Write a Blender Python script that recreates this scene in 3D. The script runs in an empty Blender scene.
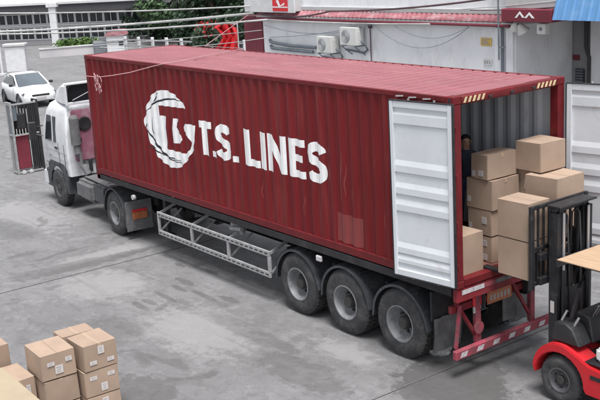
import bpy, bmesh, math, random
from mathutils import Vector, Matrix
from mathutils.geometry import tessellate_polygon
random.seed(7)
S = bpy.context.scene
COL = S.collection
R = math.radians

# ------------------------------------------------------------------ camera
CAM = Vector((9.755, -9.882, 6.526)); YAW, PITCH, ROLL, FPX = 2.51194, -0.25047, -0.05978, 981.3
_f = Vector((math.cos(PITCH)*math.cos(YAW), math.cos(PITCH)*math.sin(YAW), math.sin(PITCH)))
_r0 = Vector((math.sin(YAW), -math.cos(YAW), 0)); _u0 = _r0.cross(_f)
_r = _r0*math.cos(ROLL)+_u0*math.sin(ROLL); _u = _u0*math.cos(ROLL)-_r0*math.sin(ROLL)
cd = bpy.data.cameras.new('camera'); cam = bpy.data.objects.new('camera', cd); COL.objects.link(cam)
m = Matrix((_r, _u, -_f)).transposed().to_4x4(); m.translation = CAM; cam.matrix_world = m
cd.sensor_width = 36; cd.lens = 36*FPX/600; cd.clip_end = 3000; cd.clip_start = .1
S.camera = cam

def at(x, y, ax=2, v=0.0):
    d = _f+_r*((x-300)/FPX)+_u*((200-y)/FPX)
    return CAM+d*((v-CAM[ax])/d[ax])
def atd(x, y, depth):
    return CAM+(_f+_r*((x-300)/FPX)+_u*((200-y)/FPX))*depth

# ------------------------------------------------------------------ world, sun, exposure
SUN_EL, SUN_AZ = R(70), R(-25)           # overcast: soft sun, from the rear of the truck
w = bpy.data.worlds.new('World'); S.world = w; w.use_nodes = True
nt = w.node_tree; bg = nt.nodes['Background']
sky = nt.nodes.new('ShaderNodeTexSky'); sky.sky_type = 'NISHITA'; sky.sun_disc = False
sky.sun_elevation = SUN_EL; sky.sun_rotation = R(90)-SUN_AZ; sky.dust_density = 1; sky.air_density = 1
hs = nt.nodes.new('ShaderNodeHueSaturation'); hs.inputs['Saturation'].default_value = .22
nt.links.new(sky.outputs[0], hs.inputs['Color']); nt.links.new(hs.outputs[0], bg.inputs[0])
bg.inputs[1].default_value = .055
sl = bpy.data.lights.new('sun', 'SUN'); sl.energy = 1.5; sl.angle = R(22); sl.color = (1, .985, .97)
so = bpy.data.objects.new('sun', sl); COL.objects.link(so)
sd = Vector((math.cos(SUN_EL)*math.cos(SUN_AZ), math.cos(SUN_EL)*math.sin(SUN_AZ), math.sin(SUN_EL)))
so.rotation_euler = sd.to_track_quat('Z', 'Y').to_euler()
S.view_settings.view_transform = 'Standard'; S.view_settings.look = 'None'
S.view_settings.exposure = 1.78; S.view_settings.gamma = 1

# ------------------------------------------------------------------ materials
def nodes(name):
    mt = bpy.data.materials.new(name); mt.use_nodes = True
    return mt, mt.node_tree, mt.node_tree.nodes['Principled BSDF']
def mat(name, col, rough=.6, metal=0., var=.12, vs=2.5, bump=.0, bs=60, dirt=None, rnd=0., stretch=None, spec=None, rust=None):
    mt, t, b = nodes(name); L = t.links.new
    tc = t.nodes.new('ShaderNodeTexCoord'); src = tc.outputs['Object']
    oi = t.nodes.new('ShaderNodeObjectInfo')
    ad = t.nodes.new('ShaderNodeVectorMath'); ad.operation = 'ADD'
    sc = t.nodes.new('ShaderNodeVectorMath'); sc.operation = 'SCALE'; sc.inputs['Scale'].default_value = 7.3
    cb = t.nodes.new('ShaderNodeCombineXYZ')
    for i in range(3): L(oi.outputs['Random'], cb.inputs[i])
    L(cb.outputs[0], sc.inputs[0]); L(src, ad.inputs[0]); L(sc.outputs[0], ad.inputs[1]); src = ad.outputs[0]
    if stretch:
        mp = t.nodes.new('ShaderNodeMapping'); mp.inputs['Scale'].default_value = stretch; L(src, mp.inputs[0]); src2 = mp.outputs[0]
    else: src2 = src
    n = t.nodes.new('ShaderNodeTexNoise'); n.inputs['Scale'].default_value = vs; n.inputs['Detail'].default_value = 6; n.inputs['Roughness'].default_value = .62
    L(src2, n.inputs['Vector'])
    mx = t.nodes.new('ShaderNodeMix'); mx.data_type = 'RGBA'
    cr = t.nodes.new('ShaderNodeMapRange'); cr.inputs[1].default_value = .3; cr.inputs[2].default_value = .7
    L(n.outputs[0], cr.inputs[0]); L(cr.outputs[0], mx.inputs[0])
    mx.inputs[6].default_value = tuple(c*(1-var) for c in col)+(1,); mx.inputs[7].default_value = tuple(min(1, c*(1+var)) for c in col)+(1,)
    out = mx.outputs[2]
    if dirt:
        dc, amt, ds = dirt
        n2 = t.nodes.new('ShaderNodeTexNoise'); n2.inputs['Scale'].default_value = ds; n2.inputs['Detail'].default_value = 9; n2.inputs['Roughness'].default_value = .7
        L(src2, n2.inputs['Vector'])
        r2 = t.nodes.new('ShaderNodeMapRange'); r2.inputs[1].default_value = .62-.25*amt; r2.inputs[2].default_value = .78-.12*amt; r2.inputs[4].default_value = min(1, .35+.5*amt)
        L(n2.outputs[0], r2.inputs[0])
        m2 = t.nodes.new('ShaderNodeMix'); m2.data_type = 'RGBA'; L(r2.outputs[0], m2.inputs[0]); L(out, m2.inputs[6]); m2.inputs[7].default_value = tuple(dc)+(1,)
        out = m2.outputs[2]
    if rust:
        rc, rsc, rst = rust
        mp = t.nodes.new('ShaderNodeMapping'); mp.inputs['Scale'].default_value = rst; L(src, mp.inputs[0])
        n5 = t.nodes.new('ShaderNodeTexNoise'); n5.inputs['Scale'].default_value = rsc; n5.inputs['Detail'].default_value = 8; n5.inputs['Roughness'].default_value = .75
        L(mp.outputs[0], n5.inputs['Vector'])
        r5 = t.nodes.new('ShaderNodeMapRange'); r5.inputs[1].default_value = .60; r5.inputs[2].default_value = .72; r5.inputs[4].default_value = .75; L(n5.outputs[0], r5.inputs[0])
        m5 = t.nodes.new('ShaderNodeMix'); m5.data_type = 'RGBA'; L(r5.outputs[0], m5.inputs[0]); L(out, m5.inputs[6]); m5.inputs[7].default_value = tuple(rc)+(1,)
        out = m5.outputs[2]
    if rnd:
        h = t.nodes.new('ShaderNodeHueSaturation'); mr = t.nodes.new('ShaderNodeMapRange'); mr.inputs[3].default_value = 1-rnd; mr.inputs[4].default_value = 1+rnd
        L(oi.outputs['Random'], mr.inputs[0]); L(mr.outputs[0], h.inputs['Value']); L(out, h.inputs['Color']); out = h.outputs[0]
    L(out, b.inputs['Base Color'])
    rr = t.nodes.new('ShaderNodeMapRange'); rr.inputs[3].default_value = max(0, rough-.1); rr.inputs[4].default_value = min(1, rough+.12)
    L(n.outputs[0], rr.inputs[0]); L(rr.outputs[0], b.inputs['Roughness'])
    b.inputs['Metallic'].default_value = metal
    if spec is not None: b.inputs['Specular IOR Level'].default_value = spec
    if bump:
        n3 = t.nodes.new('ShaderNodeTexNoise'); n3.inputs['Scale'].default_value = bs; n3.inputs['Detail'].default_value = 5; L(src, n3.inputs['Vector'])
        bp = t.nodes.new('ShaderNodeBump'); bp.inputs['Strength'].default_value = bump; bp.inputs['Distance'].default_value = .01
        L(n3.outputs[0], bp.inputs['Height']); L(bp.outputs[0], b.inputs['Normal'])
    return mt
RUST = (.10, .035, .02); DUST = (.30, .27, .24); SOOT = (.03, .03, .03)
K = {}
K['red'] = mat('container_red_paint', (.150, .0105, .0135), .5, var=.2, vs=1.2, bump=.12, bs=9, dirt=((.19, .05, .046), .45, 2.4), stretch=(2.6, 2.6, .22), spec=.22, rust=((.07, .022, .014), 7., (1, 1, .12)))
K['redrail'] = mat('container_red_rail', (.13, .011, .015), .55, var=.2, vs=4, dirt=(RUST, .45, 5), spec=.25)
K['redpatch'] = mat('repainted_red_patch', (.20, .032, .032), .5, var=.1)
K['roof'] = mat('faded_red_roof', (.27, .10, .115), .6, var=.14, vs=1.5, dirt=((.36, .17, .18), .45, 2.2), stretch=(.5, 1.6, 1), spec=.3)
K['inner'] = mat('container_inner_paint', (.50, .52, .56), .55, var=.1, vs=2, dirt=((.2, .18, .17), .3, 3), stretch=(1, 1, .4))
K['doorw'] = mat('container_door_white', (.60, .62, .65), .5, var=.06, vs=2, dirt=((.36, .33, .31), .28, 4), bump=.05, bs=20)
K['white'] = mat('white_lettering_paint', (.80, .80, .80), .55, var=.05, vs=6, dirt=((.5, .42, .42), .25, 5))
K['black'] = mat('black_line_paint_and_shade', (.02, .02, .025), .6)  # also colours the shade sheet inside the roof deflector
K['yellow'] = mat('yellow_stripe_paint', (.60, .48, .28), .7, var=.25, vs=20)
K['floorwood'] = mat('container_floor_wood', (.16, .06, .05), .7, var=.3, vs=5, stretch=(.4, 4, 1))
K['steel'] = mat('dark_chassis_steel', (.03, .03, .033), .6, var=.3, vs=4, dirt=((.075, .06, .055), .4, 3), bump=.1, bs=30, spec=.2)
K['galv'] = mat('galvanised_rail', (.33, .33, .335), .65, .1, var=.2, vs=6, dirt=((.2, .17, .15), .45, 5))
K['tyre'] = mat('tyre_rubber', (.034, .034, .037), .85, var=.25, vs=6, dirt=((.12, .115, .11), .6, 5), bump=.2, bs=80)
K['rim'] = mat('steel_rim', (.20, .205, .215), .6, .1, var=.2, vs=8, dirt=((.07, .06, .055), .5, 7))
K['drim'] = mat('dark_rim', (.07, .07, .075), .6, .1, var=.25, vs=8, dirt=((.16, .15, .14), .4, 6))
K['hub'] = mat('greasy_hub', (.045, .042, .04), .6, var=.3, vs=12)
K['guard'] = mat('mudguard_plastic', (.04, .043, .05), .55, var=.25, vs=3, dirt=((.15, .145, .14), .45, 3.5), bump=.15, bs=15)
K['flap'] = mat('mudflap_rubber', (.12, .12, .125), .75, var=.25, vs=4, dirt=((.24, .23, .22), .5, 6))
K['tred'] = mat('trailer_red_paint', (.19, .018, .025), .6, var=.3, vs=5, dirt=((.10, .06, .058), .6, 6), spec=.3)
K['pinkred'] = mat('faded_bumper_red', (.28, .045, .068), .65, var=.35, vs=6, dirt=((.13, .085, .085), .85, 7), spec=.3)
K['tape'] = mat('reflective_white_tape', (.50, .49, .50), .5, var=.2, vs=15, dirt=((.26, .18, .18), .6, 12))
K['plate'] = mat('orange_plate', (.40, .13, .05), .5, var=.25, vs=15)
K['lamp'] = mat('red_lamp_lens', (.62, .03, .04), .25)
K['cabw'] = mat('truck_white_paint', (.62, .63, .65), .4, var=.08, vs=2, dirt=((.30, .28, .27), .45, 3))
K['pink'] = mat('pink_cab_back', (.27, .10, .145), .7, var=.2, vs=3, dirt=((.42, .36, .38), .5, 2.5))
K['blackpl'] = mat('black_plastic', (.02, .02, .022), .5, var=.2, dirt=((.1, .1, .1), .25, 5))
K['glass'] = mat('dark_glass', (.02, .025, .03), .08, var=.1)
K['carglass'] = mat('windscreen_glass', (.12, .14, .16), .08, var=.05)
K['fred'] = mat('forklift_red_paint', (.52, .018, .026), .38, var=.08, vs=3, dirt=((.22, .04, .04), .4, 6), spec=.35)
K['mast'] = mat('forklift_mast_black', (.022, .022, .025), .45, .2, var=.3, vs=6, dirt=((.12, .115, .11), .3, 8))
K['chrome'] = mat('hydraulic_rod', (.5, .5, .52), .3, .8)
K['seat'] = mat('black_vinyl', (.03, .03, .03), .6)
K['ply'] = mat('tan_board', (.42, .285, .185), .8, var=.14, vs=2, stretch=(1, 8, 1), dirt=((.24, .14, .09), .4, 3))
K['card'] = mat('cardboard', (.345, .25, .187), .85, var=.09, vs=3, bump=.08, bs=120, rnd=.08, dirt=((.30, .21, .15), .3, 2.5))
K['cardy'] = mat('yellow_cardboard', (.36, .29, .20), .85, var=.06, vs=3, bump=.08, bs=120)
K['ctape'] = mat('packing_tape', (.40, .29, .205), .4, var=.06)
K['paper'] = mat('white_paper_label', (.56, .52, .51), .7, var=.05, vs=20)
K['ink'] = mat('label_print', (.36, .33, .32), .7)
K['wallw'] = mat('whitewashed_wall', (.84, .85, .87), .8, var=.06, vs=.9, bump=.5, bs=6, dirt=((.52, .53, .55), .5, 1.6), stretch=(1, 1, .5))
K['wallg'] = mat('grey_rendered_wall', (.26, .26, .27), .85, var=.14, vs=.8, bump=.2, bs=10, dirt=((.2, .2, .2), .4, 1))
K['concrete'] = mat('trim_concrete', (.5, .5, .5), .8, var=.15, vs=2, dirt=((.25, .23, .22), .4, 2))
K['redtrim'] = mat('weathered_red_trim', (.34, .12, .14), .75, var=.25, vs=2.5, dirt=((.55, .42, .43), .6, 3), stretch=(.7, 1, 2))
K['dkred'] = mat('dark_red_column', (.17, .02, .035), .6, var=.2, vs=2)
K['bluesh'] = mat('blue_sheet_metal', (.10, .25, .48), .45, .0, var=.08, vs=2, dirt=((.25, .33, .45), .3, 2))
K['acw'] = mat('air_conditioner_casing', (.62, .62, .60), .5, var=.08)
K['pipe'] = mat('grey_pipe', (.16, .18, .21), .6, var=.2)
K['cablew'] = mat('pale_cable', (.44, .435, .43), .7, var=.35, vs=1)
K['cabled'] = mat('dark_cable', (.09, .05, .06), .6, var=.25)
K['rope'] = mat('pink_rope', (.50, .28, .29), .8)
K['signred'] = mat('red_sign_face', (.62, .02, .03), .5)
K['brred'] = mat('bright_red_cloth', (.50, .015, .02), .7, var=.2, vs=2)
K['leaf'] = None
K['carw'] = mat('white_car_paint', (.78, .79, .80), .22, var=.02)
K['winf'] = mat('pale_window_frame', (.62, .62, .63), .6)
K['farroof'] = mat('pale_sheet_roof', (.62, .61, .62), .6, var=.08, vs=.2)
K['eave'] = mat('dark_trim_and_eave_shade', (.06, .06, .065), .8)  # dark fittings; also carries the far building's eave shadow as colour
K['farwall'] = mat('far_building_wall', (.50, .48, .49), .8, var=.12, vs=.4)
K['skin'] = mat('skin', (.46, .27, .19), .55, var=.05)
K['shirt'] = mat('dark_shirt', (.04, .045, .075), .8, var=.3, vs=8)
K['jeans'] = mat('blue_jeans', (.05, .08, .15), .8, var=.25, vs=8)
K['hair'] = mat('black_hair', (.012, .01, .01), .6)
K['plastic'] = mat('crumpled_plastic', (.5, .5, .5), .45, var=.15, vs=10)
K['bark'] = mat('bark', (.07, .05, .04), .9, var=.3, vs=4)
K['amber'] = mat('yellow_notice', (.72, .48, .08), .6, var=.15, vs=20)
def leafmat(name, c):
    mt, t, b = nodes(name); L = t.links.new
    g = t.nodes.new('ShaderNodeNewGeometry'); h = t.nodes.new('ShaderNodeHueSaturation'); mr = t.nodes.new('ShaderNodeMapRange')
    mr.inputs[3].default_value = .45; mr.inputs[4].default_value = 1.6
    L(g.outputs['Random Per Island'], mr.inputs[0]); L(mr.outputs[0], h.inputs['Value']); h.inputs['Color'].default_value = c+(1,)
    L(h.outputs[0], b.inputs['Base Color']); b.inputs['Roughness'].default_value = .6
    return mt
K['leaf'] = leafmat('dark_leaf', (.028, .058, .028)); K['leaf2'] = leafmat('bright_leaf', (.075, .14, .03)); K['leaf3'] = leafmat('mid_leaf', (.045, .09, .032))

# ------------------------------------------------------------------ mesh builder
class MB:
    def __init__(s): s.v = []; s.f = []
    def add(s, vs, fs):
        o = len(s.v); s.v += [Vector(q) for q in vs]; s.f += [tuple(i+o for i in q) for q in fs]; return s
    def box(s, x0, x1, y0, y1, z0, z1):
        return s.add([(x0,y0,z0),(x1,y0,z0),(x1,y1,z0),(x0,y1,z0),(x0,y0,z1),(x1,y0,z1),(x1,y1,z1),(x0,y1,z1)],
                     [(0,3,2,1),(4,5,6,7),(0,1,5,4),(1,2,6,5),(2,3,7,6),(3,0,4,7)])
    def bar(s, p, q, w, h, up=(0,0,1)):
        p = Vector(p); q = Vector(q); d = (q-p).normalized(); up = Vector(up)
        if abs(d.dot(up)) > .98: up = Vector((1,0,0))
        a = d.cross(up).normalized()*(w/2); b = a.cross(d).normalized()*(h/2)
        vs = [p-a-b, p+a-b, p+a+b, p-a+b, q-a-b, q+a-b, q+a+b, q-a+b]
        return s.add(vs, [(0,3,2,1),(4,5,6,7),(0,1,5,4),(1,2,6,5),(2,3,7,6),(3,0,4,7)])
    def lathe(s, prof, org, axis, n=24, closed=False):
        org = Vector(org); ax = Vector(axis).normalized(); t = Vector((0,0,1)) if abs(ax.z) < .9 else Vector((1,0,0))
        a = ax.cross(t).normalized(); b = ax.cross(a)
        vs = []; fs = []
        for r, h in prof:
            for i in range(n):
                th = 2*math.pi*i/n; vs.append(org+ax*h+(a*math.cos(th)+b*math.sin(th))*r)
        m_ = len(prof)
        for j in range(m_ if closed else m_-1):
            k = (j+1) % m_
            for i in range(n): fs.append((j*n+i, j*n+(i+1) % n, k*n+(i+1) % n, k*n+i))
        return s.add(vs, fs)
    def cyl(s, p, q, r, r2=None, n=14):
        p = Vector(p); q = Vector(q); r2 = r if r2 is None else r2; h = (q-p).length
        return s.lathe([(1e-4, 0), (r, 0), (r2, h), (1e-4, h)], p, q-p, n)
    def tube(s, pts, r, n=6):
        pts = [Vector(q) for q in pts]; vs = []; fs = []
        t0 = Vector((0, 0, 1))
        for i, q in enumerate(pts):
            d = (pts[min(i+1, len(pts)-1)]-pts[max(i-1, 0)]).normalized()
            t = t0 if abs(d.dot(t0)) < .95 else Vector((1, 0, 0))
            a = d.cross(t).normalized(); b = d.cross(a)
            rr = r[i] if isinstance(r, (list, tuple)) else r
            for k in range(n):
                th = 2*math.pi*k/n; vs.append(q+(a*math.cos(th)+b*math.sin(th))*rr)
        for i in range(len(pts)-1):
            for k in range(n): fs.append((i*n+k, i*n+(k+1) % n, (i+1)*n+(k+1) % n, (i+1)*n+k))
        fs.append(tuple(range(n))); fs.append(tuple((len(pts)-1)*n+k for k in range(n)))
        return s.add(vs, fs)
    def prism(s, poly, a, b, axis='y'):
        f = {'y': lambda u, v, w_: (u, w_, v), 'x': lambda u, v, w_: (w_, u, v), 'z': lambda u, v, w_: (u, v, w_)}[axis]
        n = len(poly); vs = [f(u, v, a) for u, v in poly]+[f(u, v, b) for u, v in poly]
        return s.add(vs, [tuple(range(n)), tuple(range(2*n-1, n-1, -1))]+[(i, (i+1) % n, n+(i+1) % n, n+i) for i in range(n)])
    def strip(s, rows):   # loft between equal-length rows
        n = len(rows[0]); vs = [p for r_ in rows for p in r_]
        return s.add(vs, [(j*n+i, j*n+i+1, (j+1)*n+i+1, (j+1)*n+i) for j in range(len(rows)-1) for i in range(n-1)])
    def mesh(s, name, bev=0, seg=1, smooth=35, off=None):
        if off is not None: s.v = [q-off for q in s.v]
        me = bpy.data.meshes.new(name); me.from_pydata([tuple(q) for q in s.v], [], s.f)
        bm = bmesh.new(); bm.from_mesh(me)
        bmesh.ops.remove_doubles(bm, verts=bm.verts, dist=1e-5)
        bmesh.ops.recalc_face_normals(bm, faces=bm.faces)
        if bev:
            es = [e for e in bm.edges if len(e.link_faces) == 2 and e.calc_face_angle(0) > R(28)]
            bmesh.ops.bevel(bm, geom=es, offset=bev, segments=seg, affect='EDGES', clamp_overlap=True)
        bm.to_mesh(me); bm.free()
        if smooth:
            me.shade_smooth(); me.set_sharp_from_angle(angle=R(smooth))
        return me
    def build(s, name, mt, parent=None, bev=0, seg=1, smooth=35, kind=None):
        off = None
        if parent is not None and not s.local: off = WORLD.get(parent.name, Vector())
        me = s.mesh(name, bev, seg, smooth, off)
        me.materials.append(K[mt] if isinstance(mt, str) else mt)
        o = bpy.data.objects.new(name, me); COL.objects.link(o)
        if parent is not None:
            o.parent = parent; WORLD[o.name] = off if off is not None else Vector()
        if kind: o['kind'] = kind
        return o
    local = False
WORLD = {}
def LM():
    b = MB(); b.local = True; return b
def tag(o, label, cat, group=None):
    o['label'] = label; o['category'] = cat
    if group: o['group'] = group
    return o
def thing(name, label, cat, loc=(0,0,0), rz=0, group=None):
    o = bpy.data.objects.new(name, None); COL.objects.link(o); o.location = loc; o.rotation_euler.z = rz
    o.empty_display_size = .2
    WORLD[o.name] = Vector(loc)
    return tag(o, label, cat, group)
def P(name, mt, parent, fn, **kw):
    b = MB(); fn(b); return b.build(name, mt, parent, **kw)
def PL(name, mt, parent, fn, **kw):
    b = LM(); fn(b); return b.build(name, mt, parent, **kw)
def dup(o, parent=None):
    c = o.copy(); COL.objects.link(c); c.parent = parent; WORLD[c.name] = WORLD.get(o.name, Vector())
    for ch in list(o.children): dup(ch, c)
    return c

# ------------------------------------------------------------------ ground
def ground_material():
    mt, t, b = nodes('yard_concrete'); L = t.links.new; N = t.nodes.new
    geo = N('ShaderNodeNewGeometry'); pos = geo.outputs['Position']
    def noise(scale, det=8, rough=.65, dist=0., sc=None):
        n = N('ShaderNodeTexNoise'); n.inputs['Scale'].default_value = scale; n.inputs['Detail'].default_value = det
        n.inputs['Roughness'].default_value = rough; n.inputs['Distortion'].default_value = dist
        if sc:
            mp = N('ShaderNodeMapping'); mp.inputs['Scale'].default_value = sc; mp.inputs['Rotation'].default_value = (0, 0, R(17)); L(pos, mp.inputs[0]); L(mp.outputs[0], n.inputs['Vector'])
        else: L(pos, n.inputs['Vector'])
        return n.outputs[0]
    def rng(v, a, c, lo=0., hi=1.):
        r_ = N('ShaderNodeMapRange'); r_.inputs[1].default_value = a; r_.inputs[2].default_value = c; r_.inputs[3].default_value = lo; r_.inputs[4].default_value = hi; L(v, r_.inputs[0]); return r_.outputs[0]
    def mix(fac, a, c, blend='MIX'):
        x = N('ShaderNodeMix'); x.data_type = 'RGBA'; x.blend_type = blend
        if isinstance(fac, float): x.inputs[0].default_value = fac
        else: L(fac, x.inputs[0])
        for i, q in ((6, a), (7, c)):
            if isinstance(q, tuple): x.inputs[i].default_value = q+(1,)
            else: L(q, x.inputs[i])
        return x.outputs[2]
    def math_(op, a, c):
        x = N('ShaderNodeMath'); x.operation = op; x.use_clamp = True
        for i, q in ((0, a), (1, c)):
            if isinstance(q, (int, float)): x.inputs[i].default_value = q
            else: L(q, x.inputs[i])
        return x.outputs[0]
    c = mix(rng(noise(.35, 6), .35, .65), (.155, .152, .154), (.228, .224, .227))
    c = mix(rng(noise(1.7, 10, .75, .6), .52, .62, 0, .6), c, (.272, .268, .272))
    c = mix(rng(noise(1.1, 9, .7, 1.2, (.6, 1.6, 1)), .53, .66, 0, .6), c, (.118, .115, .117))
    c = mix(rng(noise(7, 8, .8), .5, .75, 0, .5), c, (.155, .15, .15))
    c = mix(rng(noise(3.6, 12, .82, .3), .50, .60, 0, .6), c, (.118, .115, .117))
    c = mix(rng(noise(5.2, 12, .8), .54, .66, 0, .5), c, (.30, .295, .298))
    c = mix(rng(noise(45, 4, .8), .45, .7, 0, .6), c, (.10, .098, .098))
    c = mix(rng(noise(70, 3, .8), .55, .75, 0, .5), c, (.34, .335, .335))
    wet = rng(noise(.8, 9, .6, .8), .61, .66, 0, .45)
    # individual stains: pixel centre, half-size along x and y in metres, strength
    edge = noise(3.4, 9, .75)
    spots = [(368,319,.55,.36,.9),(452,384,1.0,.75,.75),(420,392,.5,.35,.6),(186,282,.42,.10,.5),(178,288,.3,.07,.5),(166,297,.45,.08,.5),(150,302,.3,.09,.45),(140,306,.35,.08,.45),(205,296,.5,.08,.4),(300,372,1.1,.4,.4),(245,330,1.2,.25,.35),(110,330,.8,.5,.35),
             (95,262,.25,1.6,.5),(60,268,.25,1.3,.4),(140,392,.8,.5,.5),(212,272,.25,.08,.6),(180,265,.2,.07,.6),(230,300,.3,.1,.5),(12,230,1.2,.5,.35),(475,372,.5,.5,.6),(280,345,.6,.15,.4)]
    for (px, py, a, bb, st) in spots:
        q = at(px, py)
        mp = N('ShaderNodeVectorMath'); mp.operation = 'SUBTRACT'; L(pos, mp.inputs[0]); mp.inputs[1].default_value = q
        dv = N('ShaderNodeVectorMath'); dv.operation = 'DIVIDE'; L(mp.outputs[0], dv.inputs[0]); dv.inputs[1].default_value = (a, bb, 1)
        ln = N('ShaderNodeVectorMath'); ln.operation = 'LENGTH'; L(dv.outputs[0], ln.inputs[0])
        e = N('ShaderNodeMath'); e.operation = 'MULTIPLY_ADD'; L(edge, e.inputs[0]); e.inputs[1].default_value = 2.4; L(ln.outputs['Value'], e.inputs[2])
        wet = math_('MAXIMUM', wet, rng(e.outputs[0], 2.25, 2.05, 0, st))
    # pale dried patches
    pale = None
    for (px, py, a, bb) in [(105,285,1.0,.9),(120,250,.35,1.6),(30,215,2.0,.8),(260,262,1.6,.25),(345,352,.7,.3),(200,330,1.4,.8)]:
        q = at(px, py)
        mp = N('ShaderNodeVectorMath'); mp.operation = 'SUBTRACT'; L(pos, mp.inputs[0]); mp.inputs[1].default_value = q
        dv = N('ShaderNodeVectorMath'); dv.operation = 'DIVIDE'; L(mp.outputs[0], dv.inputs[0]); dv.inputs[1].default_value = (a, bb, 1)
        ln = N('ShaderNodeVectorMath'); ln.operation = 'LENGTH'; L(dv.outputs[0], ln.inputs[0])
        e = N('ShaderNodeMath'); e.operation = 'MULTIPLY_ADD'; L(edge, e.inputs[0]); e.inputs[1].default_value = 3.; L(ln.outputs['Value'], e.inputs[2])
        v = rng(e.outputs[0], 2.7, 2.2, 0, .55); pale = v if pale is None else math_('MAXIMUM', pale, v)
    c = mix(pale, c, (.315, .308, .31))
    c = mix(wet, c, (.075, .072, .07))
    c = mix(rng(noise(2.6, 5, .6, .3, (.10, 2.2, 1)), .56, .70, 0, .45), c, (.12, .117, .118))
    # hairline cracks
    vo = N('ShaderNodeTexVoronoi'); vo.feature = 'DISTANCE_TO_EDGE'; vo.inputs['Scale'].default_value = .22
    ad = N('ShaderNodeMix'); ad.data_type = 'VECTOR'; ad.inputs[0].default_value = .25; L(pos, ad.inputs[4])
    nc = N('ShaderNodeTexNoise'); nc.inputs['Scale'].default_value = 1.3; nc.inputs['Detail'].default_value = 7; L(pos, nc.inputs['Vector'])
    sc = N('ShaderNodeVectorMath'); sc.operation = 'SCALE'; sc.inputs['Scale'].default_value = 1.2; L(nc.outputs['Color'], sc.inputs[0])
    av = N('ShaderNodeVectorMath'); av.operation = 'ADD'; L(pos, av.inputs[0]); L(sc.outputs[0], av.inputs[1]); L(av.outputs[0], vo.inputs['Vector'])
    c = mix(rng(vo.outputs['Distance'], .003, .001, 0, .3), c, (.13, .125, .12))
    L(c, b.inputs['Base Color'])
    rg = N('ShaderNodeMapRange'); rg.inputs[3].default_value = .82; rg.inputs[4].default_value = .42; L(wet, rg.inputs[0]); L(rg.outputs[0], b.inputs['Roughness'])
    bp = N('ShaderNodeBump'); bp.inputs['Strength'].default_value = .6; bp.inputs['Distance'].default_value = .025
    L(noise(11, 12, .8), bp.inputs['Height']); L(bp.outputs[0], b.inputs['Normal'])
    return mt
K['ground'] = ground_material()
K['joint'] = mat('joint_dirt', (.05, .047, .045), .95, var=.3, vs=6)
gb = MB(); gb.box(-900, 900, -900, 900, -.6, -.014); gnd = gb.build('ground', 'joint', smooth=0); gnd['kind'] = 'structure'
JW = {-9.5: .034, -.5: .016}
XJ = [-68, -56, -45, -36.5, -27.5, -18.5, -9.5, -.5, 8.5, 17.5]; YJ = [-16, -7.2, 4.6, 16.5, 28, 40]
for i in range(len(XJ)-1):
    for j in range(len(YJ)-1):
        P('concrete_slab', 'ground', gnd, lambda b: b.box(XJ[i]+JW.get(XJ[i], .02), XJ[i+1]-JW.get(XJ[i+1], .02), YJ[j]+.008, YJ[j+1]-.008, -.2, 0), bev=.012, smooth=0)
apron = MB()
for a in ((-900, XJ[0]-.01, -900, 900), (XJ[-1]+.01, 900, -900, 900), (XJ[0], XJ[-1], YJ[-1]+.01, 900), (XJ[0], XJ[-1], -900, YJ[0]-.01)):
    apron.box(a[0], a[1], a[2], a[3], -.2, -.004)
ap = apron.build('outer_yard', 'ground', smooth=0); ap['kind'] = 'structure'

# ------------------------------------------------------------------ shipping container
CL, CW, CH, Z0 = 12.192, 2.438, 2.878, 1.496
ZT = Z0+CH
PITCH_C, DEP = .278, .036
XA, XB = -CL+.14, -.16           # extent of the side sheet
def cprof():
    pts = []; x = XA+.02
    pts.append((XA, 0.))
    while x+PITCH_C < XB:
        pts += [(x, 0.), (x+.068, DEP), (x+.139, DEP), (x+.207, 0.)]; x += PITCH_C
    pts.append((XB, 0.)); return pts
CP = cprof()
YS = .012                          # outermost plane of the corrugated sheet
DENT = [(random.uniform(XA, XB), random.uniform(Z0+.3, ZT-.3), random.uniform(.25, .8), random.uniform(.2, .6), random.uniform(-.008, .024)) for _ in range(34)]
def dent(x, z):
    e = min(1, max(0, (z-Z0-.15)/.2), 1)*min(1, max(0, (ZT-.08-z)/.2))
    return e*min(.03, sum(d*math.exp(-((x-a)/sx_)**2-((z-c)/sz_)**2) for a, c, sx_, sz_, d in DENT))
ZR = [Z0+.14+(CH-.21)*k/26 for k in range(27)]
def cy(x):
    for (a, ya), (b_, yb) in zip(CP, CP[1:]):
        if a <= x <= b_: return YS+ya+(yb-ya)*((x-a)/(b_-a) if b_ > a else 0)
    return YS
con = thing('shipping_container', 'dark red forty foot shipping container with white lettering, rear doors open', 'container', (-CL/2, CW/2, Z0))
P('side_wall', 'red', con, lambda b: b.strip([[(x, YS+y+dent(x, z), z) for x, y in CP] for z in ZR]), smooth=20)
P('inner_lining', 'inner', con, lambda b: b.strip([[(x, YS+.05+y, Z0+.15) for x, y in CP], [(x, YS+.05+y, ZT-.07) for x, y in CP]]), smooth=0)
P('side_wall', 'red', con, lambda b: b.strip([[(x, CW-YS-y, Z0+.14) for x, y in CP], [(x, CW-YS-y, ZT-.07) for x, y in CP]]), smooth=0)
P('inner_lining', 'inner', con, lambda b: b.strip([[(x, CW-YS-.004-y, Z0+.15) for x, y in CP], [(x, CW-YS-.004-y, ZT-.07) for x, y in CP]]), smooth=0)
def frontwall(b, off):
    pr = []; y = .14
    while y+.25 < CW-.14: pr += [(y, 0), (y+.11, 0), (y+.155, .045), (y+.205, .045)]; y += .25
    pr.append((CW-.14, 0))
    b.strip([[(-CL+.05+d+off, yy, Z0+.14) for yy, d in pr], [(-CL+.05+d+off, yy, ZT-.07) for yy, d in pr]])
P('front_wall', 'red', con, lambda b: frontwall(b, 0), smooth=0)
P('inner_lining', 'inner', con, lambda b: frontwall(b, .004), smooth=0)
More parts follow.
